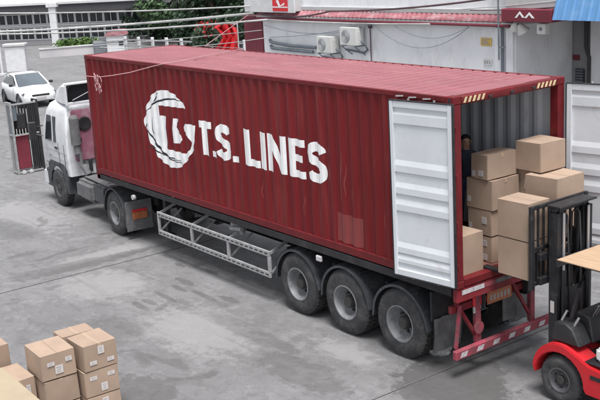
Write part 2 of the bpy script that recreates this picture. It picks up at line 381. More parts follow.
def roofp(off):
    x = -CL+.28; pr = [(-CL+.1, 0)]
    while x+.209 < -.28: pr += [(x, 0), (x+.022, -.03), (x+.075, -.03), (x+.10, 0)]; x += .25
    pr.append((-.1, 0)); return [(a, c+off) for a, c in pr]
P('roof', 'roof', con, lambda b: b.strip([[(x, .05, ZT-.012+z) for x, z in roofp(0)], [(x, CW/2, ZT-.004+z) for x, z in roofp(0)], [(x, CW-.05, ZT-.012+z) for x, z in roofp(0)]]), smooth=0)
P('inner_lining', 'inner', con, lambda b: b.strip([[(x, .06, ZT-.05+z) for x, z in roofp(0)], [(x, CW-.06, ZT-.05+z) for x, z in roofp(0)]]), smooth=0)
for y0, y1 in ((.0, .06), (CW-.06, CW)):
    P('top_side_rail', 'redrail', con, lambda b: b.box(-CL+.18, -.18, y0, y1, ZT-.08, ZT-.006), bev=.006)
    P('bottom_side_rail', 'redrail', con, lambda b: b.box(-CL+.18, -.18, y0, y1, Z0+.012, Z0+.15), bev=.008)
P('front_header', 'redrail', con, lambda b: b.box(-CL, -CL+.1, .16, CW-.16, ZT-.1, ZT-.004), bev=.006)
P('front_sill', 'redrail', con, lambda b: b.box(-CL, -CL+.1, .16, CW-.16, Z0+.01, Z0+.16), bev=.006)
P('rear_header', 'redrail', con, lambda b: b.prism([(-.16, ZT-.008), (-.16, ZT-.03), (-.12, ZT-.13), (-.02, ZT-.13), (-.004, ZT-.11), (-.004, ZT-.02), (-.02, ZT-.004)], .17, CW-.17), bev=.004)
P('rear_sill', 'redrail', con, lambda b: b.box(-.16, -.004, .17, CW-.17, Z0+.01, Z0+.125), bev=.008)
for x0, x1 in ((-CL+.003, -CL+.15), (-.17, -.003)):
    for y0, y1 in ((.003, .15), (CW-.15, CW-.003)):
        P('corner_post', 'redrail', con, lambda b: b.box(x0, x1, y0, y1, Z0+.118, ZT-.118), bev=.012)
for xa in (-CL, -.178):
    for ya in (0, CW-.162):
        for za in (Z0, ZT-.118):
            c_ = P('corner_casting', 'redrail', con, lambda b: b.box(xa, xa+.178, ya, ya+.162, za, za+.118), bev=.012)
            P('locking_hole', 'black', c_, lambda b: (b.lathe([(1e-3, -.001), (.03, -.001), (.03, .002), (1e-3, .002)], (xa+.09, ya-.001 if ya == 0 else ya+.163, za+.06), (0, -1 if ya == 0 else 1, 0), 10)), smooth=0)
for i in range(12):
    P('floor_board', 'floorwood', con, lambda b: b.box(-CL+.1, -.162, .05+i*.195, .05+i*.195+.19, Z0+.075, Z0+.105+.002*(i % 2)), smooth=0)
# hazard stripes on the rear header, near and far corner
for ys in (.20, CW-.20-.46):
    for k in range(5):
        y = ys+k*.092
        P('hazard_stripe', 'yellow', con, lambda b: b.prism([(y, ZT-.105), (y+.045, ZT-.105), (y+.085, ZT-.025), (y+.04, ZT-.025)], -.0045, -.0005, 'x'), smooth=0)
for k, xx in enumerate((-1.2, -.92, -.62)):
    P('lashing_mark', 'tape', con, lambda b: b.bar((xx, -.006, ZT-.075), (xx+.16, -.006, ZT-.06), .006, .02), smooth=0)
for k, yy in enumerate((.75, 1.22, 1.7)):
    P('header_cam_keeper', 'black', con, lambda b: b.box(-.003, .02, yy-.035, yy+.035, ZT-.1, ZT-.06), bev=.006)

# doors, the white inside faces showing
def door_profile():
    fr = [(.02,.25),(.055,.25),(.075,1),(.125,1),(.135,.25)]
    for a_, c_ in ((.36, .405), (.487, .53), (.585, .628), (.835, .875), (.905, .932)):
        fr += [(a_-.03, .25), (a_, 1), (c_-.008, 1), (c_, .1), (c_+.012, .25)]
    fr.append((.98, .25))
    return fr
def door(name_label, hinge, ang, side):
    # local: u along door from hinge, n = normal on inner face, built flat then placed
    W_, zb, zt = 1.16, Z0+.06, ZT-.10; H_ = zt-zb
    u = Vector((math.cos(ang), math.sin(ang), 0)); n = Vector((u.y, -u.x, 0))*side
    h = Vector(hinge)
    T = lambda a, z, d: h+u*a+n*d+Vector((0, 0, z))
    def bx(b, a0, a1, z0, z1, d0, d1):
        b.add([T(a0,z0,d0),T(a1,z0,d0),T(a1,z0,d1),T(a0,z0,d1),T(a0,z1,d0),T(a1,z1,d0),T(a1,z1,d1),T(a0,z1,d1)],
              [(0,3,2,1),(4,5,6,7),(0,1,5,4),(1,2,6,5),(2,3,7,6),(3,0,4,7)])
    d = P('door', 'doorw', con, lambda b: b.strip([[T(.08, zb+H_*(1-t_),   .004+.026*s_) for t_, s_ in door_profile()], [T(W_-.06, zb+H_*(1-t_),   .004+.026*s_) for t_, s_ in door_profile()]]), smooth=0)
    d['label'] = name_label
    P('outer_skin', 'red', d, lambda b: bx(b, .02, W_-.02, zb+.02, zt-.02, -.012, -.004), smooth=0)
    P('door_stile', 'doorw', d, lambda b: bx(b, 0, .085, zb, zt, -.01, .05), bev=.006)
    P('door_stile', 'doorw', d, lambda b: bx(b, W_-.065, W_, zb, zt, -.01, .05), bev=.006)
    P('door_rail', 'doorw', d, lambda b: bx(b, .086, W_-.066, zt-.10, zt, -.01, .045), bev=.006)
    P('door_rail', 'doorw', d, lambda b: bx(b, .086, W_-.066, zb, zb+.10, -.01, .045), bev=.006)
    def gasket(b):
        bx(b, -.012, -.001, zb, zt, .005, .06); bx(b, W_+.001, W_+.014, zb, zt, .005, .055)
        bx(b, 0, W_, zt+.001, zt+.014, .005, .055); bx(b, 0, W_, zb-.014, zb-.001, .005, .055)
    P('door_gasket', 'steel', d, gasket, smooth=0)
    for a in (.38, .86):
        P('locking_rod', 'galv', d, lambda b: b.cyl(T(a, zb-.06, -.045), T(a, zt+.03, -.045), .016, n=8))
    for z in (.25, .9, 1.6, 2.3):
        P('hinge', 'redrail', d, lambda b: bx(b, -.03, .05, zb+z, zb+z+.1, -.03, -.011), bev=.004)
    for k in range(14):
        aa, zz = random.uniform(.15, 1.0), zb+random.uniform(.3, 2.5)
    return d
door('white ribbed door folded back against the container side', (.035, -.035, 0), R(187.5), -1)
door('white ribbed door standing open at the far corner', (.045, CW+.02, 0), R(10), 1)

# ---- lettering and emblem painted on the corrugated side
def onside(poly, name, mt, lift=.003, holes=()):
    loops = [[Vector((x, 0, z)) for x, z in lp] for lp in (poly,)+tuple(holes)]
    tris = tessellate_polygon(loops); fl = [v for lp in loops for v in lp]
    bm = bmesh.new(); vs = [bm.verts.new(v) for v in fl]
    for t_ in tris:
        try: bm.faces.new([vs[i] for i in t_])
        except ValueError: pass
    x0 = min(v.x for v in fl); x1 = max(v.x for v in fl)
    for x, _ in CP:
        if x0 < x < x1:
            bmesh.ops.bisect_plane(bm, geom=bm.verts[:]+bm.edges[:]+bm.faces[:], plane_co=(x, 0, 0), plane_no=(1, 0, 0))
    for z in ZR: bmesh.ops.bisect_plane(bm, geom=bm.verts[:]+bm.edges[:]+bm.faces[:], plane_co=(0, 0, z), plane_no=(0, 0, 1))
    for v in bm.verts: v.co.y = cy(v.co.x)+dent(v.co.x, v.co.z)-lift
    bmesh.ops.recalc_face_normals(bm, faces=bm.faces)
    off = WORLD[con.name]
    for v in bm.verts: v.co -= off
    me = bpy.data.meshes.new(name); bm.to_mesh(me); bm.free(); me.materials.append(K[mt])
    o = bpy.data.objects.new(name, me); COL.objects.link(o); o.parent = con; return o
def sx(px, py): q = at(px, py, 1, YS+.012); return (q.x, q.z)
def ribbon(pts, wd):
    L_, R_ = [], []
    for i, (x, z) in enumerate(pts):
        a = pts[max(i-1, 0)]; c = pts[min(i+1, len(pts)-1)]; dx, dz = c[0]-a[0], c[1]-a[1]; l = math.hypot(dx, dz) or 1
        ww = wd[i] if isinstance(wd, list) else wd
        L_.append((x-dz/l*ww/2, z+dx/l*ww/2)); R_.append((x+dz/l*ww/2, z-dx/l*ww/2))
    return L_+R_[::-1]
ZB, ZC = 2.625, 3.32
def topz(x): return ZC+(x+7.1)*(-.004)
def letter(kind, a, c):
    x0, x1 = a, c; w_ = x1-x0; H_ = ZC-ZB; z = lambda t_: ZB+H_*t_
    X = lambda t_: x0+w_*t_
    if kind == 'T': p = [(X(0),z(1)),(X(1),z(1)),(X(1),z(.80)),(X(.76),z(.80)),(X(.76),z(0)),(X(.30),z(0)),(X(.30),z(.80)),(X(0),z(.80))]
    if kind == '.': p = [(X(0),z(0)),(X(1),z(0)),(X(1),z(.17)),(X(0),z(.17))]
    if kind == 'L': p = [(X(0),z(1)),(X(.42),z(1)),(X(.42),z(.2)),(X(1),z(.2)),(X(1),z(0)),(X(0),z(0))]
    if kind == 'I': p = [(X(0),z(1)),(X(1),z(1)),(X(1),z(0)),(X(0),z(0))]
    if kind == 'N': p = [(X(0),z(1)),(X(.34),z(1)),(X(.69),z(.42)),(X(.69),z(1)),(X(1),z(1)),(X(1),z(0)),(X(.66),z(0)),(X(.31),z(.58)),(X(.31),z(0)),(X(0),z(0))]
    if kind == 'E': p = [(X(0),z(1)),(X(1),z(1)),(X(1),z(.81)),(X(.42),z(.81)),(X(.42),z(.60)),(X(.90),z(.60)),(X(.90),z(.42)),(X(.42),z(.42)),(X(.42),z(.19)),(X(1),z(.19)),(X(1),z(0)),(X(0),z(0))]
    if kind == 'S':
        pts = []; rx = .335; ry = .185
        for i in range(27):                     # upper bowl
            th = R(12+i*(258-12)/26); pts.append((X(.5+rx*math.cos(th)), z(.715+ry*math.sin(th))))
        for i in range(2, 29):                  # lower bowl
            th = R(84-i*(250)/28); pts.append((X(.5+rx*math.cos(th)*1.02), z(.288+(ry+.005)*math.sin(th))))
        p = ribbon(pts, [w_*.30]*len(pts))
    return p
for k, a, c in (('T',199.2,211.4),('.',211.4,216),('S',215.8,231),('.',232.4,237.6),('L',243.6,259),('I',259.8,266.2),('N',267.4,285.6),('E',288,304.4),('S',306.6,326.2)):
    ym = 121+ (a-199)*.173+ 17
    onside(letter(k, sx(a, ym)[0], sx(c, ym+2)[0]), 'letter' if k != '.' else 'full_stop', 'white')
E_ = lambda pts: [sx(130+a/4, 80+c/4) for a, c in pts]
def crom(p, k):
    o = []
    for i in range(k):
        a0, a1, a2, a3 = p[max(i-1, 0)], p[i], p[i+1], p[min(i+2, k)]
        for j in range(3):
            t_ = j/3; o.append(tuple(.5*(2*a1[d]+(a2[d]-a0[d])*t_+(2*a0[d]-5*a1[d]+4*a2[d]-a3[d])*t_*t_+(3*a1[d]-a0[d]-3*a2[d]+a3[d])*t_**3) for d in (0, 1)))
    return o+p[k:]
F_ = lambda pts: [sx(138+a/4.44, 85+c/4.44) for a, c in pts]
onside(F_(crom([(212,105),(205,86),(188,75),(180,60),(150,36),(120,23),(85,26),(60,45),(45,75),(35,100),(39,120),(25,145),(28,180),(45,215),(55,255),(80,290),(92,322),(128,354),(150,367),(185,367),(205,350),(225,325),(245,290),(255,250),(254,180),(206,171),(199,188),(203,206),(222,228),(237,258),(233,288),(212,306),(125,283),(126,139),(98,135),(93,90)], 23)), 'emblem', 'white')
onside(F_([(158,148),(178,152),(170,168),(168,188),(178,206),(194,224),(198,244),(187,262),(153,256),(154,200)]), 'emblem', 'white')
for st in ([(66,118),(63,150),(72,200),(92,238),(128,290),(170,322),(212,336)], [(84,150),(86,200),(110,262),(150,306),(200,325)], [(94,86),(102,66),(112,50)], [(68,122),(84,104),(100,88),(140,77),(170,76),(202,84)], [(78,262),(100,276),(128,300)], [(60,190),(66,170)]):
    q = E_(st)
    # resample for a smooth brush stroke
    pts = []
    for i in range(len(q)-1):
        for s_ in range(4): t_ = s_/4; pts.append((q[i][0]*(1-t_)+q[i+1][0]*t_, q[i][1]*(1-t_)+q[i+1][1]*t_))
    pts.append(q[-1]); n_ = len(pts)
    onside(ribbon(pts, [.008+.034*math.sin(math.pi*(i+.5)/n_) for i in range(n_)]), 'emblem_line', 'black', .0045)
for a_ in ((341.5, 150, 200, .9), (345, 165, 196, .5), (388-4, 205, 232, .5), (305, 196, 215, .5), (262, 178, 199, .4), (352, 190, 206, .6)):
    onside(ribbon([sx(a_[0]+.6*math.sin(k), a_[1]+(a_[2]-a_[1])*k/8) for k in range(9)], [.006+.03*a_[3]*math.sin(math.pi*(k+.3)/9) for k in range(9)]), 'scuff_mark', 'redpatch', .0015)
onside([sx(337,212), sx(362,220), sx(363,249), sx(338,240)], 'repainted_patch', 'redpatch', .002)

# ------------------------------------------------------------------ wheels
def wheel_parts(parent, c, r, wdt, out, dish=.19, rimr=None, n=40, name='wheel', local=False, lugs=8, rmat='rim'):
    """out = unit axis to the outside; c = centre of the outer sidewall plane"""
    rimr = rimr or r*.53; c = Vector(c); out = Vector(out)
    mk = LM if local else MB
    b = mk(); w_ = wdt
    b.lathe([(rimr, -.02), (rimr+.015, 0), (r*.72, .012), (r*.86, .008), (r*.95, -.02), (r, -.045), (r, -w_+.045), (r*.95, -w_+.02), (r*.8, -w_), (rimr, -w_+.02)], c, out, n, True)
    ty = b.build('tyre', 'tyre', parent, smooth=40)
    b = mk()
    for k in range(n):       # tread blocks
        th = 2*math.pi*k/n; t = Vector((0, 0, 1)); a = out.cross(t); v = a*math.cos(th)+t*math.sin(th); tn = -a*math.sin(th)+t*math.cos(th)
        for o0, o1 in ((-.05, -w_*.47), (-w_*.53, -w_+.05)):
            p = c+v*(r+.003); b.bar(p+out*o0, p+out*o1+tn*.02, .052*r/.56, .016, up=v)
    b.build('tread', 'tyre', ty, smooth=0)
    b = mk()
    b.lathe([(rimr+.006, -.03), (rimr+.01, .004), (rimr-.012, .006), (rimr-.03, -.02), (rimr-.045, -dish*.55), (rimr*.62, -dish), (rimr*.40, -dish*1.02), (1e-3, -dish*1.02)], c, out, n)
    b.build('rim', rmat, parent, smooth=30)
    b = mk()
    b.lathe([(rimr*.40, -dish*1.03), (rimr*.38, -dish*.45), (rimr*.30, -dish*.25), (1e-3, -dish*.22)], c, out, 20)
    t = Vector((0, 0, 1)); a = out.cross(t)
    for k in range(lugs):
        th = 2*math.pi*k/lugs; v = a*math.cos(th)+t*math.sin(th)
        p = c+v*rimr*.52; b.cyl(p-out*dish*1.05, p-out*dish*.8, .018*r/.5, n=6)
    b.build('hub', 'hub', parent, smooth=30)
    for k in range(6):       # hand holes
        th = 2*math.pi*(k+.5)/6; v = a*math.cos(th)+t*math.sin(th); b = mk()
        p = c+v*rimr*.70; b.cyl(p-out*dish*.99, p-out*(dish*.99-.012), .045*r/.56, n=10)
        b.build('hand_hole', 'black', parent, smooth=30)

# ------------------------------------------------------------------ trailer
tr = thing('semi_trailer', 'three axle skeletal semi trailer with red rear end under the container', 'trailer', (-5, CW/2, 0))
for yy in (.72, CW-.72):
    def beam(b):
        b.prism([(-12.1, 1.20), (-9.6, 1.20), (-9.1, .98), (-.12, .98), (-.12, 1.485), (-12.1, 1.485)], yy-.012, yy+.012)
        b.box(-12.1, -.12, yy-.07, yy+.07, 1.4855, 1.4945); b.box(-9.1, -.12, yy-.07, yy+.07, .968, .979)
    P('main_beam', 'steel', tr, beam, smooth=0)
for xx in [-11.6, -10.6, -9.6, -8.5, -7.4, -6.3, -5.2, -4.75, -3.4, -2.03, -.7]:
    P('cross_member', 'steel', tr, lambda b: b.box(xx-.05, xx+.05, .03, CW-.03, 1.36, 1.44), bev=.008)
for y0, y1 in ((-.0, .05), (CW-.05, CW)):
    P('side_rail', 'steel', tr, lambda b: b.box(-12.15, -.13, y0, y1, 1.36, 1.485), bev=.006)
P('bolster', 'tred', tr, lambda b: b.box(-12.19, -12.0, .0, CW, 1.37, 1.49), bev=.01)
RW = .575
AX = (-1.345, -2.73, -4.10)
for xx in AX:
    P('axle', 'steel', tr, lambda b: b.cyl((xx, .45, RW), (xx, CW-.45, RW), .075, n=14))
    for yy in (.70, CW-.70):
        P('leaf_spring', 'steel', tr, lambda b: [b.box(xx-.45+k*.06, xx+.45-k*.06, yy-.045, yy+.045, RW+.09+k*.022, RW+.11+k*.022) for k in range(5)], smooth=0)
        P('spring_hanger', 'steel', tr, lambda b: b.prism([(xx+.50, .97), (xx+.80, .97), (xx+.70, .66), (xx+.60, .66)], yy-.05, yy+.05), smooth=0)
    for side, out in ((.045, (0, -1, 0)), (CW-.045, (0, 1, 0))):
        wroot = bpy.data.objects.new('wheel', None); COL.objects.link(wroot); wroot.parent = tr; WORLD[wroot.name] = WORLD[tr.name]
        wheel_parts(wroot, (xx, side, RW), RW, .29, out)
        yi = side-Vector(out).y*.33
        P('inner_tyre', 'tyre', wroot, lambda b: b.lathe([(.3, -.02), (RW*.86, 0), (RW, -.05), (RW, -.25), (RW*.86, -.29), (.3, -.27)], (xx, yi, RW), out, 32, True))
        # mudguard arch with a flat skirt
        def arch(b):
            rows = []
            y_in, y_out = (side+.66, side-.015) if out[1] < 0 else (side-.66, side+.015)
            pts = [(-(RW+.09), -.02)]+[((RW+.09)*math.cos(R(180-k*10)), (RW+.09)*math.sin(R(180-k*10))) for k in range(2, 17)]+[(RW+.10, .05)]
            lip = -.03 if out[1] < 0 else .03
            for yy_, dz in ((y_in, 0), (y_out, 0), (y_out, -.045)):
                rows.append([(xx+px_*(1 if dz == 0 else .93), yy_, RW+pz*(1 if dz == 0 else .93)) for px_, pz in pts])
            b.strip(rows)
            rows2 = [[(x, y, z+.012) for x, y, z in r_] for r_ in rows[:2]]; b.strip(rows2)
        P('mudguard', 'guard', tr, arch, smooth=40)
        for sgn in (-.35, .35):
            P('guard_bracket', 'steel', tr, lambda b: b.bar((xx+sgn, side+(.06 if out[1] < 0 else -.06), RW+.60), (xx+sgn, CW/2+(side-CW/2)*.45, 1.2), .04, .04), smooth=0)
P('valve_box', 'tape', tr, lambda b: b.box(-3.42, -3.28, -.02, .03, 1.20, 1.30), bev=.01)
for ya in (.06, CW-.66):
    P('mudflap', 'flap', tr, lambda b: b.strip([[(-.56-.05*s_+.02*math.sin(j*2.1+s_*3), ya+.6*j/6, .86-.58*s_) for j in range(7)] for s_ in (0, .25, .5, .75, 1)]+[[(-.575-.05*s_+.02*math.sin(j*2.1+s_*3), ya+.6*j/6, .86-.58*s_) for j in range(7)] for s_ in (1, .75, .5, .25, 0)]), smooth=60)
    P('flap_bar', 'steel', tr, lambda b: b.box(-.64, -.60, ya-.01, ya+.66, .82, 1.3), bev=.005)
# rear end
P('rear_beam', 'tred', tr, lambda b: b.box(-.118, -.02, .02, CW-.02, 1.27, 1.488), bev=.012)
for k in range(9):
    yy = .12+k*.245
    P('reflective_strip', 'tape' if k in (0, 1, 7) else ('pinkred' if k in (2, 8) else 'flap'), tr, lambda b: b.box(-.0195, -.0145, yy, yy+.235, 1.385, 1.455), smooth=0)
P('lamp_beam', 'tred', tr, lambda b: b.box(-.30, -.22, .1, CW-.1, 1.02, 1.14), bev=.01)
for yy in (.62, 1.88):
    P('tail_light', 'lamp', tr, lambda b: b.box(-.215, -.17, yy-.09, yy+.09, 1.04, 1.20), bev=.012)
    P('light_bracket', 'tape', tr, lambda b: b.box(-.215, -.175, yy-.08, yy+.08, .93, 1.035), bev=.008)
    P('bumper_post', 'pinkred', tr, lambda b: b.box(-.24, -.16, yy-.055, yy+.055, .44, 1.268), bev=.008)
    P('bumper_brace', 'tred', tr, lambda b: b.bar((-.2, yy-.45, 1.2), (-.2, yy-.05, .58), .05, .05), smooth=0)
P('bumper_brace', 'pinkred', tr, lambda b: b.bar((-.17, .22, 1.16), (-.17, .12, .48), .045, .045), smooth=0)
P('round_reflector', 'pinkred', tr, lambda b: b.cyl((-.155, .60, .70), (-.13, .60, .70), .10, n=20))
P('number_plate', 'plate', tr, lambda b: b.box(-.215, -.2, .86, 1.42, .98, 1.20), bev=.006)
for k in range(6):
    P('plate_character', 'ink', tr, lambda b: b.box(-.1995, -.1975, .92+k*.08, .965+k*.08, 1.03, 1.13), smooth=0)
bmp = P('rear_bumper', 'pinkred', tr, lambda b: b.box(-.15, -.06, .02, CW-.16, .33, .48), bev=.015)
for k in range(6):
    yy = .1+k*.36
    P('bumper_marking', 'tape', bmp, lambda b: b.prism([(yy, .365), (yy+.13, .365), (yy+.17, .44), (yy+.04, .44)], -.0595, -.056, 'x'), smooth=0)
P('air_tank', 'steel', tr, lambda b: b.cyl((-.75, .95, .95), (-.75, 1.6, .95), .12))
P('rear_flap', 'flap', tr, lambda b: b.box(-.4, -.38, 1.42, 1.75, .5, .95), smooth=0)
# side underrun guard
G0, G1 = -9.22, -4.88
ug = P('side_guard_rail', 'galv', tr, lambda b: b.box(G0, G1, -.02, .02, .94, 1.05), bev=.006)
P('side_guard_rail', 'galv', tr, lambda b: b.box(G0, G1, -.02, .02, .52, .63), bev=.006)
for k in range(26):
    xk = G0+.1+k*(G1-G0-.2)/25
    for zz in (.995, .575):
        P('rail_slot', 'steel', ug, lambda b: b.box(xk-.055, xk+.055, -.0225, -.0195, zz-.012, zz+.012), smooth=0)
for k in range(4):
    xk = G0+.03+k*(G1-G0-.06)/3
    P('guard_upright', 'galv', tr, lambda b: b.box(xk-.035, xk+.035, -.0185, .03, .631, .939), bev=.004)
    P('guard_arm', 'galv', tr, lambda b: b.bar((xk, .022, 1.0), (xk, .65, 1.22), .05, .05), smooth=0)
    P('guard_arm', 'galv', tr, lambda b: b.bar((xk, .03, .60), (xk, .60, 1.0), .03, .03), smooth=0)
for xk, yk in ((-9.8, .55), (-9.8, CW-.55)):
    P('landing_leg', 'steel', tr, lambda b: (b.box(xk-.06, xk+.06, yk-.06, yk+.06, .42, 1.36), b.box(xk-.045, xk+.045, yk-.045, yk+.045, .3, .42), b.box(xk-.16, xk+.16, yk-.12, yk+.12, .27, .30)), bev=.006)
P('landing_crossbar', 'steel', tr, lambda b: b.cyl((-9.8, .62, .9), (-9.8, CW-.62, .9), .03))
P('tool_box', 'steel', tr, lambda b: b.box(-8.9, -8.1, 1.55, 2.2, .6, 1.2), bev=.02)
P('valve_cluster', 'galv', tr, lambda b: (b.box(-6.6, -6.3, .25, .45, 1.1, 1.3), b.cyl((-6.5, .2, 1.15), (-6.1, .2, 1.2), .05), b.cyl((-6.25, .3, 1.05), (-6.25, .3, 1.3), .06)), bev=.01)
P('marker_lamp', 'tape', tr, lambda b: b.cyl((-10.35, .05, 1.18), (-10.35, -.02, 1.18), .06, n=12))
for yk in (.9, 1.5):
    P('air_hose', 'blackpl', tr, lambda b: b.tube([(-12.3+.1*math.sin(i), yk, 1.32+.02*i-.12*math.sin(i*.5)) for i in range(8)], .02))

# ------------------------------------------------------------------ tractor truck (local x forward, y towards the camera side)
TYAW = R(3.7)
tk = thing('tractor_truck', 'white day cab tractor truck with pink cab back, coupled to the trailer', 'truck', (-11.55, 1.32, 0), math.pi-TYAW)
def twheel(x, side, r, dish, dual):
    wroot = bpy.data.objects.new('wheel', None); COL.objects.link(wroot); wroot.parent = tk
    wheel_parts(wroot, (x, 1.22*side, r), r, .29, (0, side, 0), dish, local=True, rmat='rim' if dual else 'drim')
    if dual: PL('inner_tyre', 'tyre', wroot, lambda b: b.lathe([(.3, -.02), (r*.86, 0), (r, -.05), (r, -.25), (r*.86, -.29), (.3, -.27)], (x, (1.22-.33)*side, r), (0, side, 0), 32, True))
for sd_ in (1, -1):
    twheel(0, sd_, .54, .17, True); twheel(3.95, sd_, .52, .04, False)
    PL('frame_rail', 'steel', tk, lambda b: b.box(-.75, 4.7, .40*sd_-.04, .40*sd_+.04, .72, .98), bev=.008)
    def fend(b):
        rr = .64; yi, yo = .52*sd_, 1.235*sd_
        pts = [(-.70, .30), (-.68, .55)]+[(rr*math.cos(R(a)), .54+rr*math.sin(R(a))) for a in range(165, 10, -15)]+[(.66, .50)]
        b.strip([[(x, yi, z) for x, z in pts], [(x, yo, z) for x, z in pts], [(x*.94, yo, .54+(z-.54)*.94) for x, z in pts]])
        b.strip([[(x, yi, z+.012) for x, z in pts], [(x, yo, z+.012) for x, z in pts]])
    PL('rear_mudguard', 'guard', tk, fend, smooth=40)
    PL('mudflap', 'flap', tk, lambda b: b.box(-.735, -.715, .56*sd_-.0 if sd_ > 0 else -1.235, 1.235 if sd_ > 0 else -.56, .22, .95), bev=.004)
    PL('tail_light', 'plate', tk, lambda b: b.box(-.775, -.737, (.70 if sd_ > 0 else -1.08), (1.08 if sd_ > 0 else -.70), .50, .68), bev=.01)
    PL('tail_lamp_strip', 'lamp', tk, lambda b: b.box(-.77, -.737, (.70 if sd_ > 0 else -1.08), (1.08 if sd_ > 0 else -.70), .69, .74), bev=.006)
    PL('front_mudguard', 'guard', tk, lambda b: b.prism([(3.16, .45), (3.27, .45)]+[(3.95+.60*math.cos(R(a)), .52+.60*math.sin(R(a))) for a in range(165, 20, -12)]+[(4.62, .62), (4.66, 1.10), (4.45, 1.24), (3.4, 1.24), (3.2, 1.1)], .80*sd_ if sd_ > 0 else -1.20, 1.20 if sd_ > 0 else -.80), smooth=0)
PL('axle', 'steel', tk, lambda b: (b.cyl((0, -.8, .54), (0, .8, .54), .09), b.lathe([(1e-3, -.25), (.2, -.15), (.25, 0), (.2, .15), (1e-3, .25)], (0, 0, .54), (1, 0, 0), 16)))
PL('fifth_wheel', 'steel', tk, lambda b: (b.box(-.45, .45, -.45, .45, 1.12, 1.17), b.box(-.3, .3, -.48, .48, .985, 1.12)), bev=.02)
PL('deck_plate', 'flap', tk, lambda b: b.box(.75, 2.5, -.55, .98, 1.0, 1.03), bev=.006)
PL('battery_box', 'guard', tk, lambda b: b.box(.85, 1.55, .58, 1.12, .55, .99), bev=.03, seg=2)
PL('fuel_tank', 'flap', tk, lambda b: b.box(1.65, 2.75, .56, 1.16, .45, .96), bev=.09, seg=3)
PL('fuel_tank', 'flap', tk, lambda b: b.box(.9, 2.6, -1.16, -.56, .45, .96), bev=.09, seg=3)
for k in range(3):
    PL('air_hose', 'blackpl', tk, lambda b: b.tube([(2.3-i*.25, .15*(k-1), 1.25+.5*(1-i/8)+.12*math.sin(i*.9+k)) for i in range(9)], .022))
PL('spare_rack', 'galv', tk, lambda b: (b.bar((.3, .75, 1.20), (1.2, .85, 1.10), .06, .03), b.bar((.2, .5, 1.20), (.9, .95, 1.06), .04, .03)), smooth=0)
# cab shell: lofted sections along z
def cab(b):
    # outline in plan (half), at several heights: x front, x back, half width
    secs = [(.95, 4.96, 3.0, 1.17), (1.25, 5.08, 3.0, 1.19), (1.75, 5.08, 3.0, 1.20), (2.15, 4.98, 3.0, 1.18), (2.62, 4.72, 3.02, 1.12), (2.80, 4.56, 3.06, 1.06), (2.90, 4.36, 3.15, .95)]
    rows = []
    for z, xf, xb, hw in secs:
        c = .16
        rows.append([(xf, -hw+c*1.3, z), (xf-.05, -hw+.06, z), (xf-.2, -hw, z), (xb+.05, -hw, z), (xb, -hw+.05, z), (xb, hw-.05, z), (xb+.05, hw, z), (xf-.2, hw, z), (xf-.05, hw-.06, z), (xf, hw-c*1.3, z), (xf, -hw+c*1.3, z)])
    b.strip(rows); b.add(rows[-1][:-1], [tuple(range(10))]); b.add(rows[0][:-1], [tuple(range(10))])
cb_ = PL('cab', 'cabw', tk, cab, smooth=30)
for sd_ in (1, -1):
    yy = lambda z: sd_*(1.205+.004 if z < 1.8 else (1.205+.006-(z-1.8)*.085))
    PL('side_window', 'glass', cb_, lambda b: b.add([(4.66, yy(1.80), 1.80), (3.80, yy(1.80), 1.80), (3.80, yy(2.50)+.012*sd_, 2.50), (4.46, yy(2.50)+.012*sd_, 2.50), (4.66, yy(1.8)-.02*sd_, 1.80), (3.80, yy(1.80)-.02*sd_, 1.80), (3.80, yy(2.5)-.02*sd_, 2.50), (4.46, yy(2.5)-.02*sd_, 2.50)], [(0,1,2,3), (4,7,6,5), (0,4,5,1), (1,5,6,2), (2,6,7,3), (3,7,4,0)]), smooth=0)
    dr = PL('door_outline', 'blackpl', cb_, lambda b: (b.box(3.66, 3.675, sd_*1.203-.004, sd_*1.203+.004, 1.15, 1.8), b.box(3.66, 4.8, sd_*1.201-.004, sd_*1.201+.004, 1.14, 1.152)), smooth=0)
    PL('door_handle', 'blackpl', cb_, lambda b: b.box(3.74, 3.92, sd_*1.215-.015, sd_*1.215+.015, 1.62, 1.68), bev=.006)
    PL('window_pillar', 'cabw', cb_, lambda b: b.bar((4.02, sd_*1.214, 1.79), (4.02, sd_*1.160, 2.52), .05, .03, up=(0, 1, 0)), smooth=0)
    mir = PL('mirror', 'blackpl', cb_, lambda b: (b.box(4.98, 5.10, sd_*1.42-.10, sd_*1.42+.10, 1.75, 2.25), b.bar((4.86, sd_*1.15, 2.15), (5.02, sd_*1.36, 2.1), .03, .03), b.bar((4.86, sd_*1.17, 1.85), (5.02, sd_*1.36, 1.9), .03, .03)), bev=.015)
    PL('step', 'guard', tk, lambda b: b.box(4.61, 4.98, sd_*1.08-.1, sd_*1.08+.1, .42, .94), bev=.03)
PL('round_badge', 'ink', cb_, lambda b: b.cyl((4.4, 1.195, 1.40), (4.4, 1.212, 1.40), .06, n=14))
PL('windscreen', 'glass', cb_, lambda b: b.add([(5.095, -.98, 1.78), (5.095, .98, 1.78), (4.81, .92, 2.52), (4.81, -.92, 2.52)], [(0,1,2,3)]), smooth=0)
PL('bumper', 'cabw', tk, lambda b: b.box(4.81, 5.22, -1.19, 1.19, .42, .90), bev=.06, seg=3)
PL('grille', 'blackpl', cb_, lambda b: b.box(5.06, 5.12, -.75, .75, 1.0, 1.55), bev=.02)
for sd_ in (1, -1): PL('headlight', 'carglass', tk, lambda b: b.box(5.20, 5.24, sd_*.85-.18, sd_*.85+.18, .55, .78), bev=.02)
PL('back_panel', 'pink', cb_, lambda b: b.box(2.93, 3.0, -1.02, 1.0, 1.35, 2.74), bev=.03, seg=2)
for zz in (1.7, 2.05, 2.4): PL('panel_rib', 'pink', cb_, lambda b: b.box(2.90, 2.929, -.95, .25, zz-.03, zz+.03), bev=.01)
